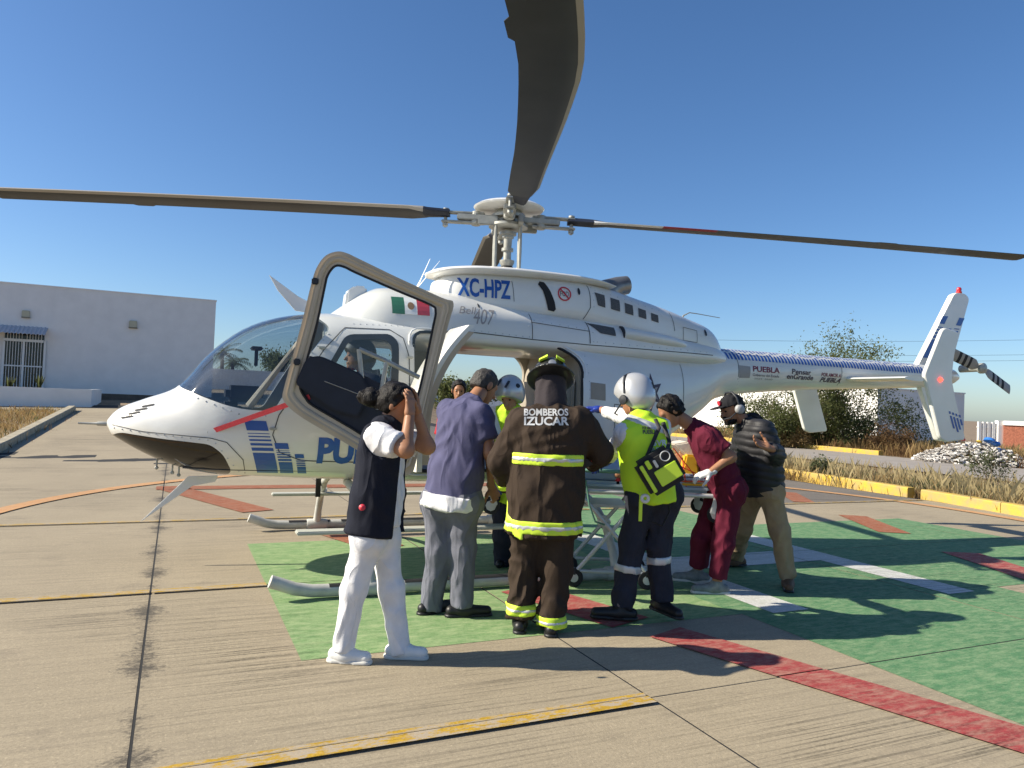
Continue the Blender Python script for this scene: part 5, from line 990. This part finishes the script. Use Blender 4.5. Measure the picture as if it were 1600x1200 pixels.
W['hivis'] = mat('hi_vis_yellow', (.52, .80, .03), .7, bump=.2, bscale=150, emit=0.); W['reflect'] = mat('reflective_tape', (.55, .56, .56), .35, .3); W['lime'] = mat('lime_tape', (.55, .75, .05), .6)
W['white_shoe'] = mat('white_leather', (.68, .68, .66), .45, bump=.1); W['black_shoe'] = mat('black_leather', (.012, .012, .013), .45); W['brown_boot'] = mat('brown_boot', (.12, .065, .035), .7, bump=.3); W['grey_shoe'] = mat('grey_sneaker', (.22, .24, .24), .7, var=.4, vscale=30)
W['sole'] = mat('pale_sole', (.55, .54, .5), .7); W['blue_glove'] = mat('blue_nitrile', (.02, .045, .28), .4); W['white_glove'] = mat('white_glove', (.6, .6, .6), .6); W['black_glove'] = mat('black_glove', (.015, .015, .017), .7)
W['silver'] = mat('silver_helmet', (.50, .51, .52), .3, .35, coat=.4)

# ---- woman in white with a navy vest, hands on her forehead
D = GP(590, 1030)[1]
J = Jn(D, head=(618, 632, 0), rs=(591, 681, -.15), ls=(612, 682, .16), re=(634, 703, -.22), le=(668, 698, .10), rw=(640, 650, -.10), lw=(652, 646, .05), rh=(577, 838, -.075), lh=(598, 838, .075), rk=(553, 920, -.07), lk=(612, 922, .06), ra=(537, 1010, -.06), la=(625, 1013, .04))
w = Person('woman in white uniform and navy vest holding her forehead', J, V(1, .05, -.5), V(.45, 0, 1), hs=.98)
w.hand('r', V(-.02, .10, 1), V(-1, .5, 0), .35, -1, .95).hand('l', V(-.12, -.02, 1), V(-1, -.4, 0), .35, 1, .95).body()
shirt = w.torso(.118, -.08, .74, .07, .078, .12, (.010, 8)); wear(w, 'shirt', shirt, W['white_cloth'])
vest = w.torso(.138, -.03, 0, .086, .09, .165, (.010, 7)); fx_ = nrm(V(1, .1, 0)); vo = wear(w, 'vest', vest, W['navy_cloth'], .013, .006, [(lerp(w.sc, w.hc, .5) + V(.085, 0, 0), nrm(V(1, .25, -.06)))], holes=[(J['rs'] + V(.035, -.06, -.01), .105), (J['ls'] + V(.03, .07, 0), .12)])
v_, f_ = text_fit('3', .045, .085); project('shirt_print', v_, f_, P(623, 748, D - .25), V(1, 0, 0), V(0, 0, 1), w.e.children[1], M['ink_red'], w.e.children[1], .004)
wear(w, 'vest_front', vest, W['navy_cloth'], .013, .004, [(lerp(w.sc, w.hc, .5) + V(0, .12, 0), V(0, -1, 0)), (w.sc + V(0, 0, -.06), V(0, 0, 1))], vo)
MB().lathe([(.002, -.012), (.016, -.006), (.018, .004), (.004, .014)], P(566, 793, D - .30), (0, -1, .3), 10).build('red_clip', M['ink_red'], vo, 60)
wear(w, 'trousers', w.pants((.088, .070, .062), (.009, 7), .05, .03, .098), W['white_cloth'])
hr = [cone(w.T(0, -.10, -.02), w.T(0, -.135, -.03), .045, .05), cone(w.T(0, -.15, -.035), w.T(.0, -.19, -.05), .045, .035)]
hair_cap(w, M['hair'], .014, .03, -.07); meshobj('hair_bun', [Field(hr, .04, (.010, 34)).mesh(.008)], [M['hair']], w.e)
for sd, t in (('r', V(1, -.12, 0)), ('l', V(1, -.05, 0))): w.shoe(sd, W['white_shoe'], t, .205, .034, sole=W['sole'])

# ---- man in violet-blue scrub top and grey trousers, seen from behind
D = GP(690, 960)[1]
J = Jn(D, head=(757, 603, .22), ls=(701, 642, .10), rs=(753, 648, -.08), le=(700, 712, .35), re=(766, 708, -.10), lw=(742, 760, .45), rw=(768, 762, .10), lh=(686, 782, 0), rh=(726, 784, -.06), lk=(685, 862, .0), rk=(724, 862, -.03), la=(674, 946, .03), ra=(721, 941, -.03))
b = Person('man in violet scrub top and grey trousers leaning over the stretcher', J, V(.75, .55, -.55), V(.4, .3, 1))
b.hand('r', V(.3, .4, -.6), V(-.6, .6, .2), .7, -1).body(); tp = b.torso(.142, .0, .66, .078, .08, .165, (.016, 7)); wear(b, 'scrub_top', tp, W['scrub_blue'])
ut = b.torso(.148, .045, 0, .05, .05, .182, (.014, 8)); wear(b, 'undershirt', ut, W['white_cloth'], .014, .002, [(lerp(b.sc, b.hc, .93), nrm(b.sc - b.hc))])
wear(b, 'trousers', b.pants((.106, .086, .080), (.014, 6), .05, .03, .128), W['grey_trouser']); hair_cap(b, M['hair_g'], .007, .05, -.05, (.006, 45))
for sd, t in (('l', V(.4, .35, 0)), ('r', V(1, .25, 0))): b.shoe(sd, W['black_shoe'], t, .29, sole=W['black_shoe'])

# ---- firefighter from behind
D = GP(838, 985)[1]
J = Jn(D, head=(860, 603, .14), ls=(814, 660, 0), rs=(908, 660, 0), le=(782, 722, .03), re=(938, 706, .08), lw=(795, 762, .22), rw=(925, 722, .35), lh=(824, 812, 0), rh=(876, 812, 0), lk=(820, 886, .03), rk=(870, 890, .0), la=(813, 962, .0), ra=(861, 974, -.04))
ff = Person('firefighter in brown turnout coat with back to the camera', J, V(0, 1, -.5), V(0, .45, 1))
ff.hand('l', V(.2, .5, -.6), V(.6, .6, 0), .7, 1, 1.1).hand('r', V(-.6, .7, 0), V(0, .5, -1), .7, -1, 1.1).body(W['black_glove'])
ct = ff.torso(.178, .085, 1.92, .098, .092, .205, (.018, 6), .07); co = wear(ff, 'coat', ct, W['turnout'])
ax = nrm(ff.hc - ff.sc); lim = [(J['ls'] + V(-.05, 0, 0), V(-1, 0, 0)), (J['rs'] + V(.02, 0, 0), V(1, 0, 0))]
for py, ww in ((716, .075), (819, .085)):
    c = P(855, py, D); mo = lim if py < 760 else []
    band(ff, 'reflective_band', ct, W['lime'], c, V(0, 0, 1), ww, .006, .012, co, mo); band(ff, 'reflective_stripe', ct, W['reflect'], c, V(0, 0, 1), ww * .36, .009, .012, co, mo)
ca = nrm(J['lw'] - J['le']); cc_ = lerp(J['le'], J['lw'], .72); band(ff, 'cuff_band', ct, W['lime'], cc_, ca, .05, .006, .012, co, [(cc_ + V(.12, 0, 0), V(1, 0, 0))])
tr_ = ff.pants((.115, .098, .095), (.022, 6), .05, .02, .13); to = wear(ff, 'trousers', tr_, W['turnout'])
for sd, py in (('l', 950), ('r', 966)):
    c = P(J[sd + 'a'][0] * 0 + (812 if sd == 'l' else 861), py, D); mo = [(V((J['la'][0] + J['ra'][0]) / 2, 0, 0), V(1 if sd == 'l' else -1, 0, 0))]
    band(ff, 'cuff_band', tr_, W['lime'], c, V(0, 0, 1), .075, .006, .012, to, mo); band(ff, 'cuff_stripe', tr_, W['reflect'], c, V(0, 0, 1), .025, .009, .012, to, mo)
for sd in 'lr': ff.shoe(sd, W['black_shoe'], V(.05, 1, 0), .3, .05, sole=W['black_shoe'])
hood = Field([cone(ff.T(0, -.03, .0), lerp(J['head'], ff.sc, .55), .105, .112, k=.06)], .05, (.012, 10)); wear(ff, 'hood', hood, mat('dark_hood', (.028, .022, .026), .9, bump=.2), .012)
HB = mat('black_helmet', (.012, .013, .014), .35, coat=.3); hR = ff.HR; hc_ = ff.T(0, -.02, .06)
he = meshobj('helmet', [Field([ell(hc_, V(.125, .15, .125), hR)], .03).mesh(.008, cuts=[(ff.T(0, 0, .03), hR @ V(0, 0, -1))]), Field([ell(ff.T(0, -.03, .035), V(.165, .215, .022), hR)], .02).mesh(.008)], [HB], ff.e)
meshobj('helmet_ridge', [Field([cone(ff.T(0, .1, .15), ff.T(0, -.15, .10), .014, .014), cone(ff.T(-.09, -.02, .135), ff.T(.09, -.02, .135), .011)], .01).mesh(.006)], [HB], he)
for sx in (-1, 1): MB().prism([ff.T(sx * .03, -.11, .165), ff.T(sx * .085, -.09, .14), ff.T(sx * .085, -.135, .105), ff.T(sx * .03, -.155, .125)], hR @ V(0, -.02, .006)).build('helmet_reflector', W['lime'], he)
MB().lathe([(.018, -.004), (.026, 0), (.026, .006), (.018, .008)], ff.T(0, -.182, .075), hR @ V(0, -1, .2), 12).build('helmet_ring', M['steel'], he, 50)
ux, uy = nrm(P(900, 650, D) - P(820, 650, D)), V(0, 0, 1); s0_ = np.linalg.norm(P(886, 640, D) - P(819, 640, D))
for tx, px, py, wpx, hpx in (('BOMBEROS', 819, 650, 68, 11), ('IZUCAR', 819, 665, 68, 13)):
    sc_ = s0_ / 67; v, f = text_fit(tx, wpx * sc_, hpx * sc_, bold=.03); o_ = P(px, py, D - .2); project('back_lettering', v, f, o_, ux, uy, co, W['reflect'], co, .004)
rd_ = MB().box(P(925, 718, D + .1), (.17, .045, .06), np.array(Matrix.Rotation(-.5, 3, 'Y'))).build('hand_radio', M['dark'], None, None, .01); tag(rd_, 'black hand radio held at the firefighter\'s right elbow', 'radio')
MB().box(P(930, 714, D + .06), (.075, .02, .03), np.array(Matrix.Rotation(-.5, 3, 'Y'))).build('radio_label', M['ink_red'], rd_); 

# ---- medic in hi-vis vest and silver helmet
D = GP(985, 968)[1]
J = Jn(D, head=(990, 620, .12), ls=(975, 678, -.08), rs=(1032, 668, .06), le=(962, 700, .10), re=(968, 650, .42), lw=(948, 722, .30), rw=(938, 640, .62), lh=(1004, 772, -.02), rh=(1040, 772, .03), lk=(987, 850, -.02), rk=(1028, 850, .04), la=(972, 945, -.05), ra=(1034, 934, .03))
md = Person('medic in yellow vest and silver flight helmet pointing at the cabin', J, V(-.75, .65, -.35), V(-.1, .1, 1))
md.hand('r', V(-1, .35, .1), V(0, 0, -1), .25, 1, 1.05).hand('l', V(-.4, .7, -.3), V(0, .3, -1), .5, 1).body(W['blue_glove']); sh = md.torso(.128, .0, 1.75, .07, .058, .135, (.012, 8)); wear(md, 'shirt', sh, W['white_cloth'])
vt = md.torso(.15, .03, 0, .078, .08, .165, (.012, 8)); vo = wear(md, 'vest', vt, W['hivis'], .013, .005, [(J['ls'] + V(-.02, -.02, 0), nrm(V(-1, -.2, .1))), (J['rs'] + V(.045, 0, 0), V(1, 0, .1))])
cb = P(1005, 660, D - .1); band(md, 'reflective_band', vt, W['reflect'], cb, nrm(V(.35, 0, 1)), .05, .010, .012, vo, [(J['ls'] + V(-.015, 0, 0), V(-1, 0, 0)), (J['rs'] + V(.04, 0, 0), V(1, 0, 0))])
tr_ = md.pants((.108, .086, .084), (.02, 6), .05, .02, .125); to = wear(md, 'trousers', tr_, W['navy_trouser'])
for sd, py in (('l', 888), ('r', 879)): c = P(985, py, D); band(md, 'reflective_band', tr_, W['reflect'], c, nrm(J[sd + 'k'] - J[sd + 'a']), .055, .006, .012, to, [(V((J['lk'][0] + J['rk'][0]) / 2 + .01, 0, 0), V(1 if sd == 'l' else -1, 0, 0))])
for sd, t in (('l', V(-1, .1, 0)), ('r', V(.25, -.5, 0))): md.shoe(sd, W['black_shoe'], t, .29, sole=W['black_shoe'])
hm = helmet_shell(md, W['silver'], 1.06); MB().lathe([(.001, -.012), (.03, -.008), (.036, .004), (.03, .014), (.001, .018)], md.T(-.13, .01, -.025), md.HR @ V(-1, 0, 0), 16).build('ear_cup', M['dark'], hm, 50)
MB().tube([md.T(-.125, -.01, .02), md.T(-.12, -.02, .09), md.T(-.08, -.02, .145), md.T(-.0, -.02, .168)], .010, 8).build('helmet_strap', M['dark'], hm, 50); MB().tube([md.T(-.13, .03, -.04), md.T(-.11, .12, -.09), md.T(-.03, .15, -.09)], .006, 6).build('boom_microphone', M['dark'], hm, 50)
MB().prism([md.T(.02, -.155, .06), md.T(.085, -.125, .06), md.T(.085, -.13, .01), md.T(.02, -.162, .01)], md.HR @ V(0, -.01, 0)).build('helmet_patch', M['dark'], hm)
ux = nrm(P(1050, 690, D) - P(1000, 690, D))
for tx, px, py, wpx, hpx, m_ in (('POR AMOR A', 1008, 672, 20, 4.5, M['decal_dark']), ('PUEBLA', 1008, 679, 22, 6, M['decal_dark']), ('SVR', 1024, 698, 24, 9, W['reflect']), ('PUEBLA', 1020, 710, 32, 9, W['reflect'])):
    sc_ = D / FPX; v, f = text_fit(tx, wpx * sc_, hpx * sc_, bold=.03); project('back_lettering', v, f, P(px, py, D - .25), ux, V(0, 0, 1), vo, m_, vo, .004)
bg_ = empty('medical_bag', tuple(P(1030, 775, D - .2)), 'black and lime medical pouch slung on the medic\'s hip', 'bag'); bc = P(1031, 735, D - .24); Rb = np.array(Matrix.Rotation(math.radians(-33), 3, 'Y'))
MB().box(bc, (.27, .12, .26), Rb).build('bag_body', W['black_glove'], bg_, None, .03); 
def bp(x, z, y=-.064): return bc + Rb @ V(x, y, z)
def bpatch(n, x0, x1, z0, z1, m): MB().box(bc + Rb @ V((x0 + x1) / 2, -.066, (z0 + z1) / 2), (x1 - x0, .012, z1 - z0), Rb).build(n, m, bg_, None, .004)
bpatch('bag_pocket', -.05, .11, -.09, .02, W['lime']); bpatch('bag_strip', -.115, -.09, -.1, .1, W['lime']); bpatch('bag_strip', -.07, -.04, .05, .11, W['lime']); bpatch('bag_label', -.02, .0, .035, .09, W['reflect'])
MB().tube([bp(.07 + .032 * math.cos(t), .075 + .032 * math.sin(t), -.066) for t in np.linspace(0, 6.28, 20)], .004, 6).build('bag_badge', W['reflect'], bg_, 50)
MB().tube([bp(-.12, .05), P(1010, 715, D - .2), P(1030, 668, D - .17), P(1024, 655, D - .1)], .014, 8, flat=.4).build('strap', W['black_glove'], bg_, 50); MB().tube([bp(.1, .1), P(1046, 690, D - .15), P(1036, 660, D - .08)], .014, 8, flat=.4).build('strap', W['black_glove'], bg_, 50)
MB().tube([P(1045, 775, D - .12), P(1046, 800, D - .14), P(1035, 822, D - .16), P(1018, 815, D - .16)], .012, 8, flat=.4).build('hanging_strap', W['black_glove'], bg_, 50)
MB().tube([P(1008, 779, D - .24) + V(.022 * math.cos(t), 0, .022 * math.sin(t)) for t in np.linspace(0, 6.28, 18)], .011, 8).build('tape_roll', W['white_glove'], bg_, 50); MB().box(P(1001, 792, D - .22), (.022, .01, .19)).build('lime_tag', W['lime'], bg_)

# ---- man in maroon scrubs bent over the stretcher
D = GP(1105, 922)[1]
J = Jn(D, head=(1048, 642, -.05), ls=(1106, 684, -.16), rs=(1092, 674, .18), le=(1142, 714, -.20), re=(1084, 735, .2), lw=(1110, 738, -.22), rw=(1070, 745, .0), lh=(1141, 765, -.10), rh=(1128, 765, .10), lk=(1130, 848, -.10), rk=(1097, 842, .08), la=(1120, 910, -.1), ra=(1090, 891, .12))
mr = Person('man in maroon scrubs bending over the head of the stretcher', J, V(-.8, -.1, -.75), V(-.55, 0, .85))
mr.hand('l', V(-1, .1, -.35), V(0, .5, -1), .5, 1).body(W['white_glove']); tp = mr.torso(.145, .05, .72, .078, .08, .15, (.016, 7)); wear(mr, 'scrub_top', tp, W['maroon'])
wear(mr, 'trousers', mr.pants((.115, .09, .078), (.018, 6), .05, -.03, .132), W['maroon']); hair_cap(mr, M['hair'], .016, .05, -.07, (.012, 30))
for sd, t in (('l', V(-1, -.05, 0)), ('r', V(-1, .1, 0))): mr.shoe(sd, W['grey_shoe'], t, .28, .044, sole=W['sole'])

# ---- man in black puffer jacket with cap and headphones
D = GP(1228, 918)[1]
J = Jn(D, head=(1144, 640, .05), ls=(1192, 673, -.12), rs=(1165, 672, .2), le=(1212, 712, -.16), re=(1150, 720, .25), lw=(1202, 700, -.33), rw=(1140, 745, .1), lh=(1203, 765, -.03), rh=(1178, 765, .15), lk=(1219, 832, -.02), rk=(1160, 825, .35), la=(1231, 900, 0), ra=(1150, 868, .75))
pf = Person('man in black puffer jacket, cap and headphones gesturing with one hand', J, V(-.9, -.25, -.3), V(-.15, 0, 1))
pf.hand('l', V(-1, -.15, .35), V(0, -.75, .8), .35, 1, 1.05).body(); jk = pf.torso(.162, .03, 1.88, .085, .076, .165, (.006, 7))
def puff(field, h=.011):              # horizontal quilting
    lo_ = field.mesh
    def m_(hh=h, off=0., cuts=()):
        v, f = lo_(hh, off, cuts); return v, f
    return m_
v_, f_ = jk.mesh(.0115)
ns = np.zeros_like(v_); fn = np.cross(v_[f_[:, 1]] - v_[f_[:, 0]], v_[f_[:, 2]] - v_[f_[:, 0]])
for k in range(4): np.add.at(ns, f_[:, k], fn)
ns /= np.linalg.norm(ns, axis=1)[:, None] + 1e-9; edge_ = np.clip((v_[:, 2] - (pf.hc[2] - .02)) / .06, 0, 1); q_ = edge_ * np.abs(np.sin((v_[:, 2] + .12 * v_[:, 0] + .006 * vnoise(v_[:, 0], v_[:, 1], v_[:, 2], 12)) * math.pi / .062)); v_ = v_ + ns * ((q_**.5) * .016 - .008)[:, None]
ja = meshobj('jacket', [(v_, f_)], [mat('black_nylon', (.016, .016, .019), .6, bump=.15, bscale=60)], pf.e)
wear(pf, 'jacket_hood', Field([cone(lerp(pf.sc, J['head'], .2) + V(.05, 0, 0), lerp(pf.sc, J['head'], .42) + V(.07, 0, 0), .10, .085, k=.06)], .05, (.014, 12)), W['puffer'], .011, 0, (), ja)
wear(pf, 'trousers', pf.pants((.105, .082, .075), (.02, 6), .06, .02, .12), W['khaki'])
for sd, t in (('l', V(-.3, -1, 0)), ('r', V(-1, -.2, 0))): pf.shoe(sd, W['brown_boot'], t, .28, .05, sole=W['black_shoe'])
hair_cap(pf, M['hair'], .006, .02, -.06); eyes(pf.T, pf.e)
meshobj('beard', [Field([ell(pf.T(0, .043, -.088), V(.054, .058, .038), pf.HR), cone(pf.T(-.03, .095, -.048), pf.T(.03, .095, -.048), .010)], .02, (.006, 40)).mesh(.006, cuts=[(pf.T(0, 0, -.052), pf.HR @ V(0, -.3, 1))])], [M['hair']], pf.e)
cp_ = meshobj('cap', [Field([ell(pf.T(0, -.008, .045), V(.092, .112, .092), pf.HR)], .02).mesh(.007, cuts=[(pf.T(0, 0, .045), pf.HR @ V(0, -.12, -1))]), Field([ell(pf.T(0, .125, .052), V(.072, .075, .008), pf.HR)], .02).mesh(.005)], [W['puffer']], pf.e)
MB().prism([pf.T(x, .098, z) for x, z in ((-.02, .105), (.02, .105), (.022, .08), (0, .062), (-.022, .08))], pf.HR @ V(0, .014, 0)).build('cap_badge', M['ink_red'], cp_)
hd = empty('headphones', tuple(pf.T(-.09, -.01, 0)), 'grey headphones over the cap of the man in black jacket', 'headphones')
for sx in (-1, 1): MB().lathe([(.03, -.012), (.042, 0), (.042, .02), (.03, .034), (.005, .036)], pf.T(sx * .088, -.012, -.002), pf.HR @ V(sx, 0, 0), 18).build('ear_cup', mat('grey_earcup', (.33, .33, .33), .45), hd, 50)
MB().tube([pf.T(-.105, -.012, .03), pf.T(-.1, -.012, .1), pf.T(-.05, -.012, .148), pf.T(.05, -.012, .148), pf.T(.1, -.012, .1), pf.T(.105, -.012, .03)], .009, 8).build('head_band', M['dark'], hd, 50); MB().tube([pf.T(-.09, .02, -.02), pf.T(-.085, .09, -.05), pf.T(-.02, .125, -.055)], .006, 6).build('boom_microphone', M['dark'], hd, 50)

# ---- rescuer with silver helmet leaning at the cabin door
D = 6.45
J = Jn(D, head=(796, 617, -.02), ls=(826, 655, .08), rs=(770, 650, .10), le=(845, 715, 0), re=(764, 706, -.12), lw=(838, 752, -.15), rw=(772, 745, -.25), lh=(815, 770, .25), rh=(785, 770, .25), lk=(815, 840, .2), rk=(785, 840, .2), la=(815, 905, .3), ra=(785, 905, .3))
rs_ = Person('rescuer in silver helmet and yellow vest looking down at the cabin door', J, V(-.3, -.8, -.6), V(-.15, -.5, .85), 'skin_l')
rs_.hand('r', V(.2, -.3, -1), V(.5, .5, 0), .5, 1).body(W['blue_glove']); wear(rs_, 'shirt', rs_.torso(.125, .03, .55, .078, .075, .13), W['white_cloth']); vo = wear(rs_, 'vest', rs_.torso(.138, .04, 0, .082, .08, .15), W['hivis'], .014, .005)
wear(rs_, 'trousers', rs_.pants(), W['navy_trouser']); eyes(rs_.T, rs_.e); hm = helmet_shell(rs_, W['silver'], 1.08)
for a_, b_ in ((-.03, .05), (.05, .03)): MB().box(rs_.T(a_, .03 + b_, .165), (.022, .10, .012), rs_.HR).build('helmet_slot', M['dark'], hm, None, .004)
MB().lathe([(.001, -.004), (.02, -.002), (.02, .008)], rs_.T(-.10, .02, .115), rs_.HR @ V(-.7, 0, .7), 12).build('helmet_button', M['dark'], hm)
for sd in 'lr': rs_.shoe(sd, W['black_shoe'], V(-.2, -1, 0), .28)

# ---- person in red beyond the cabin and pilot at the controls
D = 8.9
J = Jn(D, head=(717, 610, 0), ls=(742, 650, 0), rs=(694, 650, 0), le=(752, 700, 0), re=(684, 700, 0), lw=(745, 745, -.1), rw=(690, 745, -.1), lh=(730, 750, 0), rh=(706, 750, 0), lk=(730, 805, 0), rk=(706, 805, 0), la=(730, 858, 0), ra=(706, 858, 0))
rp_ = Person('dark-haired person in red seen through the open cabin', J, V(.1, -1, -.2), V(0, 0, 1)); rp_.body(); wear(rp_, 'shirt', rp_.torso(.12, .03, .6, .075, .08, .125), W['red_cloth']); wear(rp_, 'trousers', rp_.pants(), W['navy_trouser']); hair_cap(rp_, M['hair'], .014, .055, -.05); eyes(rp_.T, rp_.e)
for sd in 'lr': rp_.shoe(sd, W['black_shoe'], V(0, -1, 0), .28)
h_ = lambda x, y, z: fromH(V(x, y, z)); J = dict(head=h_(1.52, .34, 1.83), ls=h_(1.42, .54, 1.60), rs=h_(1.42, .16, 1.60), le=h_(1.62, .56, 1.38), re=h_(1.62, .12, 1.38), lw=h_(1.86, .5, 1.36), rw=h_(1.88, .2, 1.36), lh=h_(1.48, .45, 1.20), rh=h_(1.48, .25, 1.20), lk=h_(1.92, .47, 1.24), rk=h_(1.92, .22, 1.24), la=h_(2.12, .46, .97), ra=h_(2.12, .22, .97))
pi_ = Person('pilot in dark helmet seated behind the crew door window', J, HXW, V(0, 0, 1)); pi_.body(); wear(pi_, 'shirt', pi_.torso(.12, .0, .9, .07, .06, .12), W['navy_cloth']); wear(pi_, 'trousers', pi_.pants((.09, .075, .06)), W['navy_trouser']); helmet_shell(pi_, M['dark'], 1.05); eyes(pi_.T, pi_.e)
MB().box(h_(1.58, .50, 1.52), (.1, .1, .17)).build('red_vest_pouch', M['ink_red'], pi_.e, None, .02)

# ================================================================== stretcher, patient board
SY = 6.02
sp = lambda x, y, dy=0.: P(x, y, SY + dy)
stt = empty('stretcher', tuple(sp(940, 900) * V(1, 1, 0)), 'wheeled ambulance stretcher with folding legs between the rescuers', 'stretcher')
zb_ = sp(940, 768)[2]; xl, xr = sp(768, 770)[0], sp(1120, 770)[0]; y0, y1 = SY - .02, SY + .52; ST = mat('white_stretcher_frame', (.55, .56, .56), .35, .3)
MB().box(((xl + xr) / 2, (y0 + y1) / 2, zb_ + .05), (xr - xl - .1, .5, .07)).build('mattress', mat('pale_blue_mattress', (.30, .38, .44), .7), stt, None, .025)
for y in (y0, y1): MB().tube([V(xl, y, zb_), V(xr, y, zb_)], .018, 10).build('side_rail', ST, stt, 40)
for x in (xl, xr): MB().tube([V(x, y0, zb_), V(x, y1, zb_)], .018, 10).build('end_rail', ST, stt, 40)
GRN = mat('green_side_guard', (.10, .22, .17), .5)
MB().tube([V(sp(905, 768)[0], y0 - .02, zb_ + .02), V(sp(912, 740)[0], y0 - .02, zb_ + .17), V(sp(985, 740)[0], y0 - .02, zb_ + .17), V(sp(995, 768)[0], y0 - .02, zb_ + .02)], .018, 10).build('side_guard', GRN, stt, 40)
MB().tube([sp(915, 750, -.04), sp(921, 790, -.06), sp(930, 815, -.06), sp(945, 820, -.06)], .008, 8).build('oxygen_hose', GRN, stt, 40)
MB().box((sp(935, 790)[0], (y0 + y1) / 2, zb_ - .12), (.5, .44, .025)).build('under_tray', ST, stt, None, .006)
xa, xb, xc, xd = sp(905, 800)[0], sp(1005, 800)[0], sp(895, 940)[0], sp(1010, 930)[0]
for y in (y0 + .02, y1 - .02):
    MB().tube([V(xa, y, zb_ - .02), V(xd, y, .13)], .017, 10).build('leg', ST, stt, 40); MB().tube([V(xb, y, zb_ - .02), V(xc + .02, y, .13)], .017, 10).build('leg', ST, stt, 40)
    MB().tube([V(xc, y, .13), V(xd, y, .13)], .015, 8).build('base_bar', ST, stt, 40)
    for x in (xc, xd):
        wh = MB().lathe([(.035, -.018), (.07, -.018), (.076, -.01), (.076, .01), (.07, .018), (.035, .018)], (x, y, .077), (0, 1, 0), 20).build('wheel', M['black'], stt, 40); MB().lathe([(.005, -.022), (.036, -.02), (.036, .02), (.005, .022)], (x, y, .077), (0, 1, 0), 14).build('hub', ST, wh, 40)
        MB().box((x, y, .125), (.04, .05, .06)).build('caster_fork', M['dark'], stt, None, .008)
for x, s_ in ((sp(1117, 798)[0], 1), (sp(767, 795)[0], -1)):
    for y in (y0 - .005, y1):
        wh = MB().lathe([(.04, -.015), (.066, -.015), (.072, 0), (.066, .015), (.04, .015)], (x, y, zb_ - .145), (0, 1, 0), 20).build('loading_wheel', M['black'], stt, 40); MB().lathe([(.004, -.02), (.012, -.02), (.044, -.016), (.044, .016), (.012, .02), (.004, .02)], (x, y, zb_ - .145), (0, 1, 0), 8).build('hub', ST, wh, 20)
        MB().box((x - .015 * s_, y - .022, zb_ - .07), (.045, .02, .15), np.array(Matrix.Rotation(.25 * s_, 3, 'Y'))).build('wheel_bracket', ST, stt, None, .006)
bs = empty('spine_board', tuple(V(sp(1090, 760)[0], SY + .25, zb_)), 'folded pale blue sheets on the head end of the stretcher', 'sheets')
for k in range(3): MB().box((sp(1085, 760)[0] + .0, SY + .24, zb_ + .095 + .03 * k), (.50 - .03 * k, .46, .024)).build('folded_sheet', mat('blue_sheet', (.42, .48, .6), .8, bump=.3, bscale=20), bs, None, .01)
hb = empty('head_immobilizer', tuple(V(sp(1080, 735)[0], SY, zb_ + .2)), 'yellow head blocks with orange straps on the stretcher', 'head block'); YB = mat('yellow_block', (.62, .36, .015), .55); OS = mat('orange_strap', (.55, .07, .02), .7)
for dy in (.06, .36): MB().prism([sp(1062, 752, dy), sp(1094, 752, dy), sp(1090, 712, dy), sp(1072, 710, dy)], V(0, .12, 0)).build('block', YB, hb, None, .015)
MB().box(sp(1078, 752, .24), (.24, .46, .03)).build('base_plate', YB, hb, None, .008)
for a_, b_ in (((1052, 700), (1092, 752)), ((1050, 722), (1096, 744)), ((1060, 752), (1100, 752)), ((1066, 715), (1072, 760))): MB().tube([sp(*a_, .03), lerp(sp(*a_, .0), sp(*b_, .0), .5), sp(*b_, .03)], .010, 8, flat=.5).build('strap', OS, hb, 40)
pw = empty('pillow', tuple(sp(1085, 720, .2)), 'off-white foam pillow behind the yellow head blocks', 'pillow'); MB().prism([sp(1052, 694, .12), sp(1076, 690, .12), sp(1108, 722, .12), sp(1104, 738, .12), sp(1078, 716, .12)], V(0, .3, 0)).build('foam', mat('off_white_foam', (.62, .58, .5), .8, bump=.2), pw, None, .012)
pt = empty('person', tuple(V(sp(960, 760)[0], SY + .25, 0)), 'patient lying on the stretcher under a blue sheet', 'person')
zz = zb_ + .17; pA = lambda x, dy, z: V(sp(x, 760)[0], SY + .25 + dy, z)
hp_, T_, R_ = head_prims(pA(1078, 0, zz + .05), V(0, 0, 1), X_); bd = [cone(pA(1060, 0, zz + .02), pA(1050, 0, zz), .05)] + [cone(pA(1040, s_ * .12, zz), pA(950, s_ * .08, zz - .02), .1, .1) for s_ in (1, -1)] + [cone(pA(950, s_ * .09, zz - .02), pA(800, s_ * .09, zz - .04), .08, .05) for s_ in (1, -1)] + [cone(pA(1040, s_ * .17, zz), pA(965, s_ * .22, zz - .03), .045, .03) for s_ in (1, -1)]
meshobj('body', [Field(bd, .05).mesh(.015), Field(hp_, .03).mesh(.008)], [M['skin']], pt)
wear_f = Field([cone(pA(1030, s_ * .12, zz), pA(950, s_ * .1, zz - .02), .125, .12) for s_ in (1, -1)] + [cone(pA(950, s_ * .1, zz - .02), pA(795, s_ * .1, zz - .04), .11, .09) for s_ in (1, -1)], .06, (.014, 8)); meshobj('sheet', [wear_f.mesh(.015, cuts=[(V(0, 0, zb_ + .087), V(0, 0, -1))])], [mat('blue_cover_sheet', (.24, .33, .47), .85, bump=.3, bscale=20)], pt)
MB().box(sp(945, 748, .12), (.26, .1, .06)).build('cervical_pad', mat('pale_green_pad', (.42, .5, .3), .7), pt, None, .02); MB().box(sp(965, 750, .05), (.04, .05, .12)).build('red_belt', M['ink_red'], pt, None, .008)
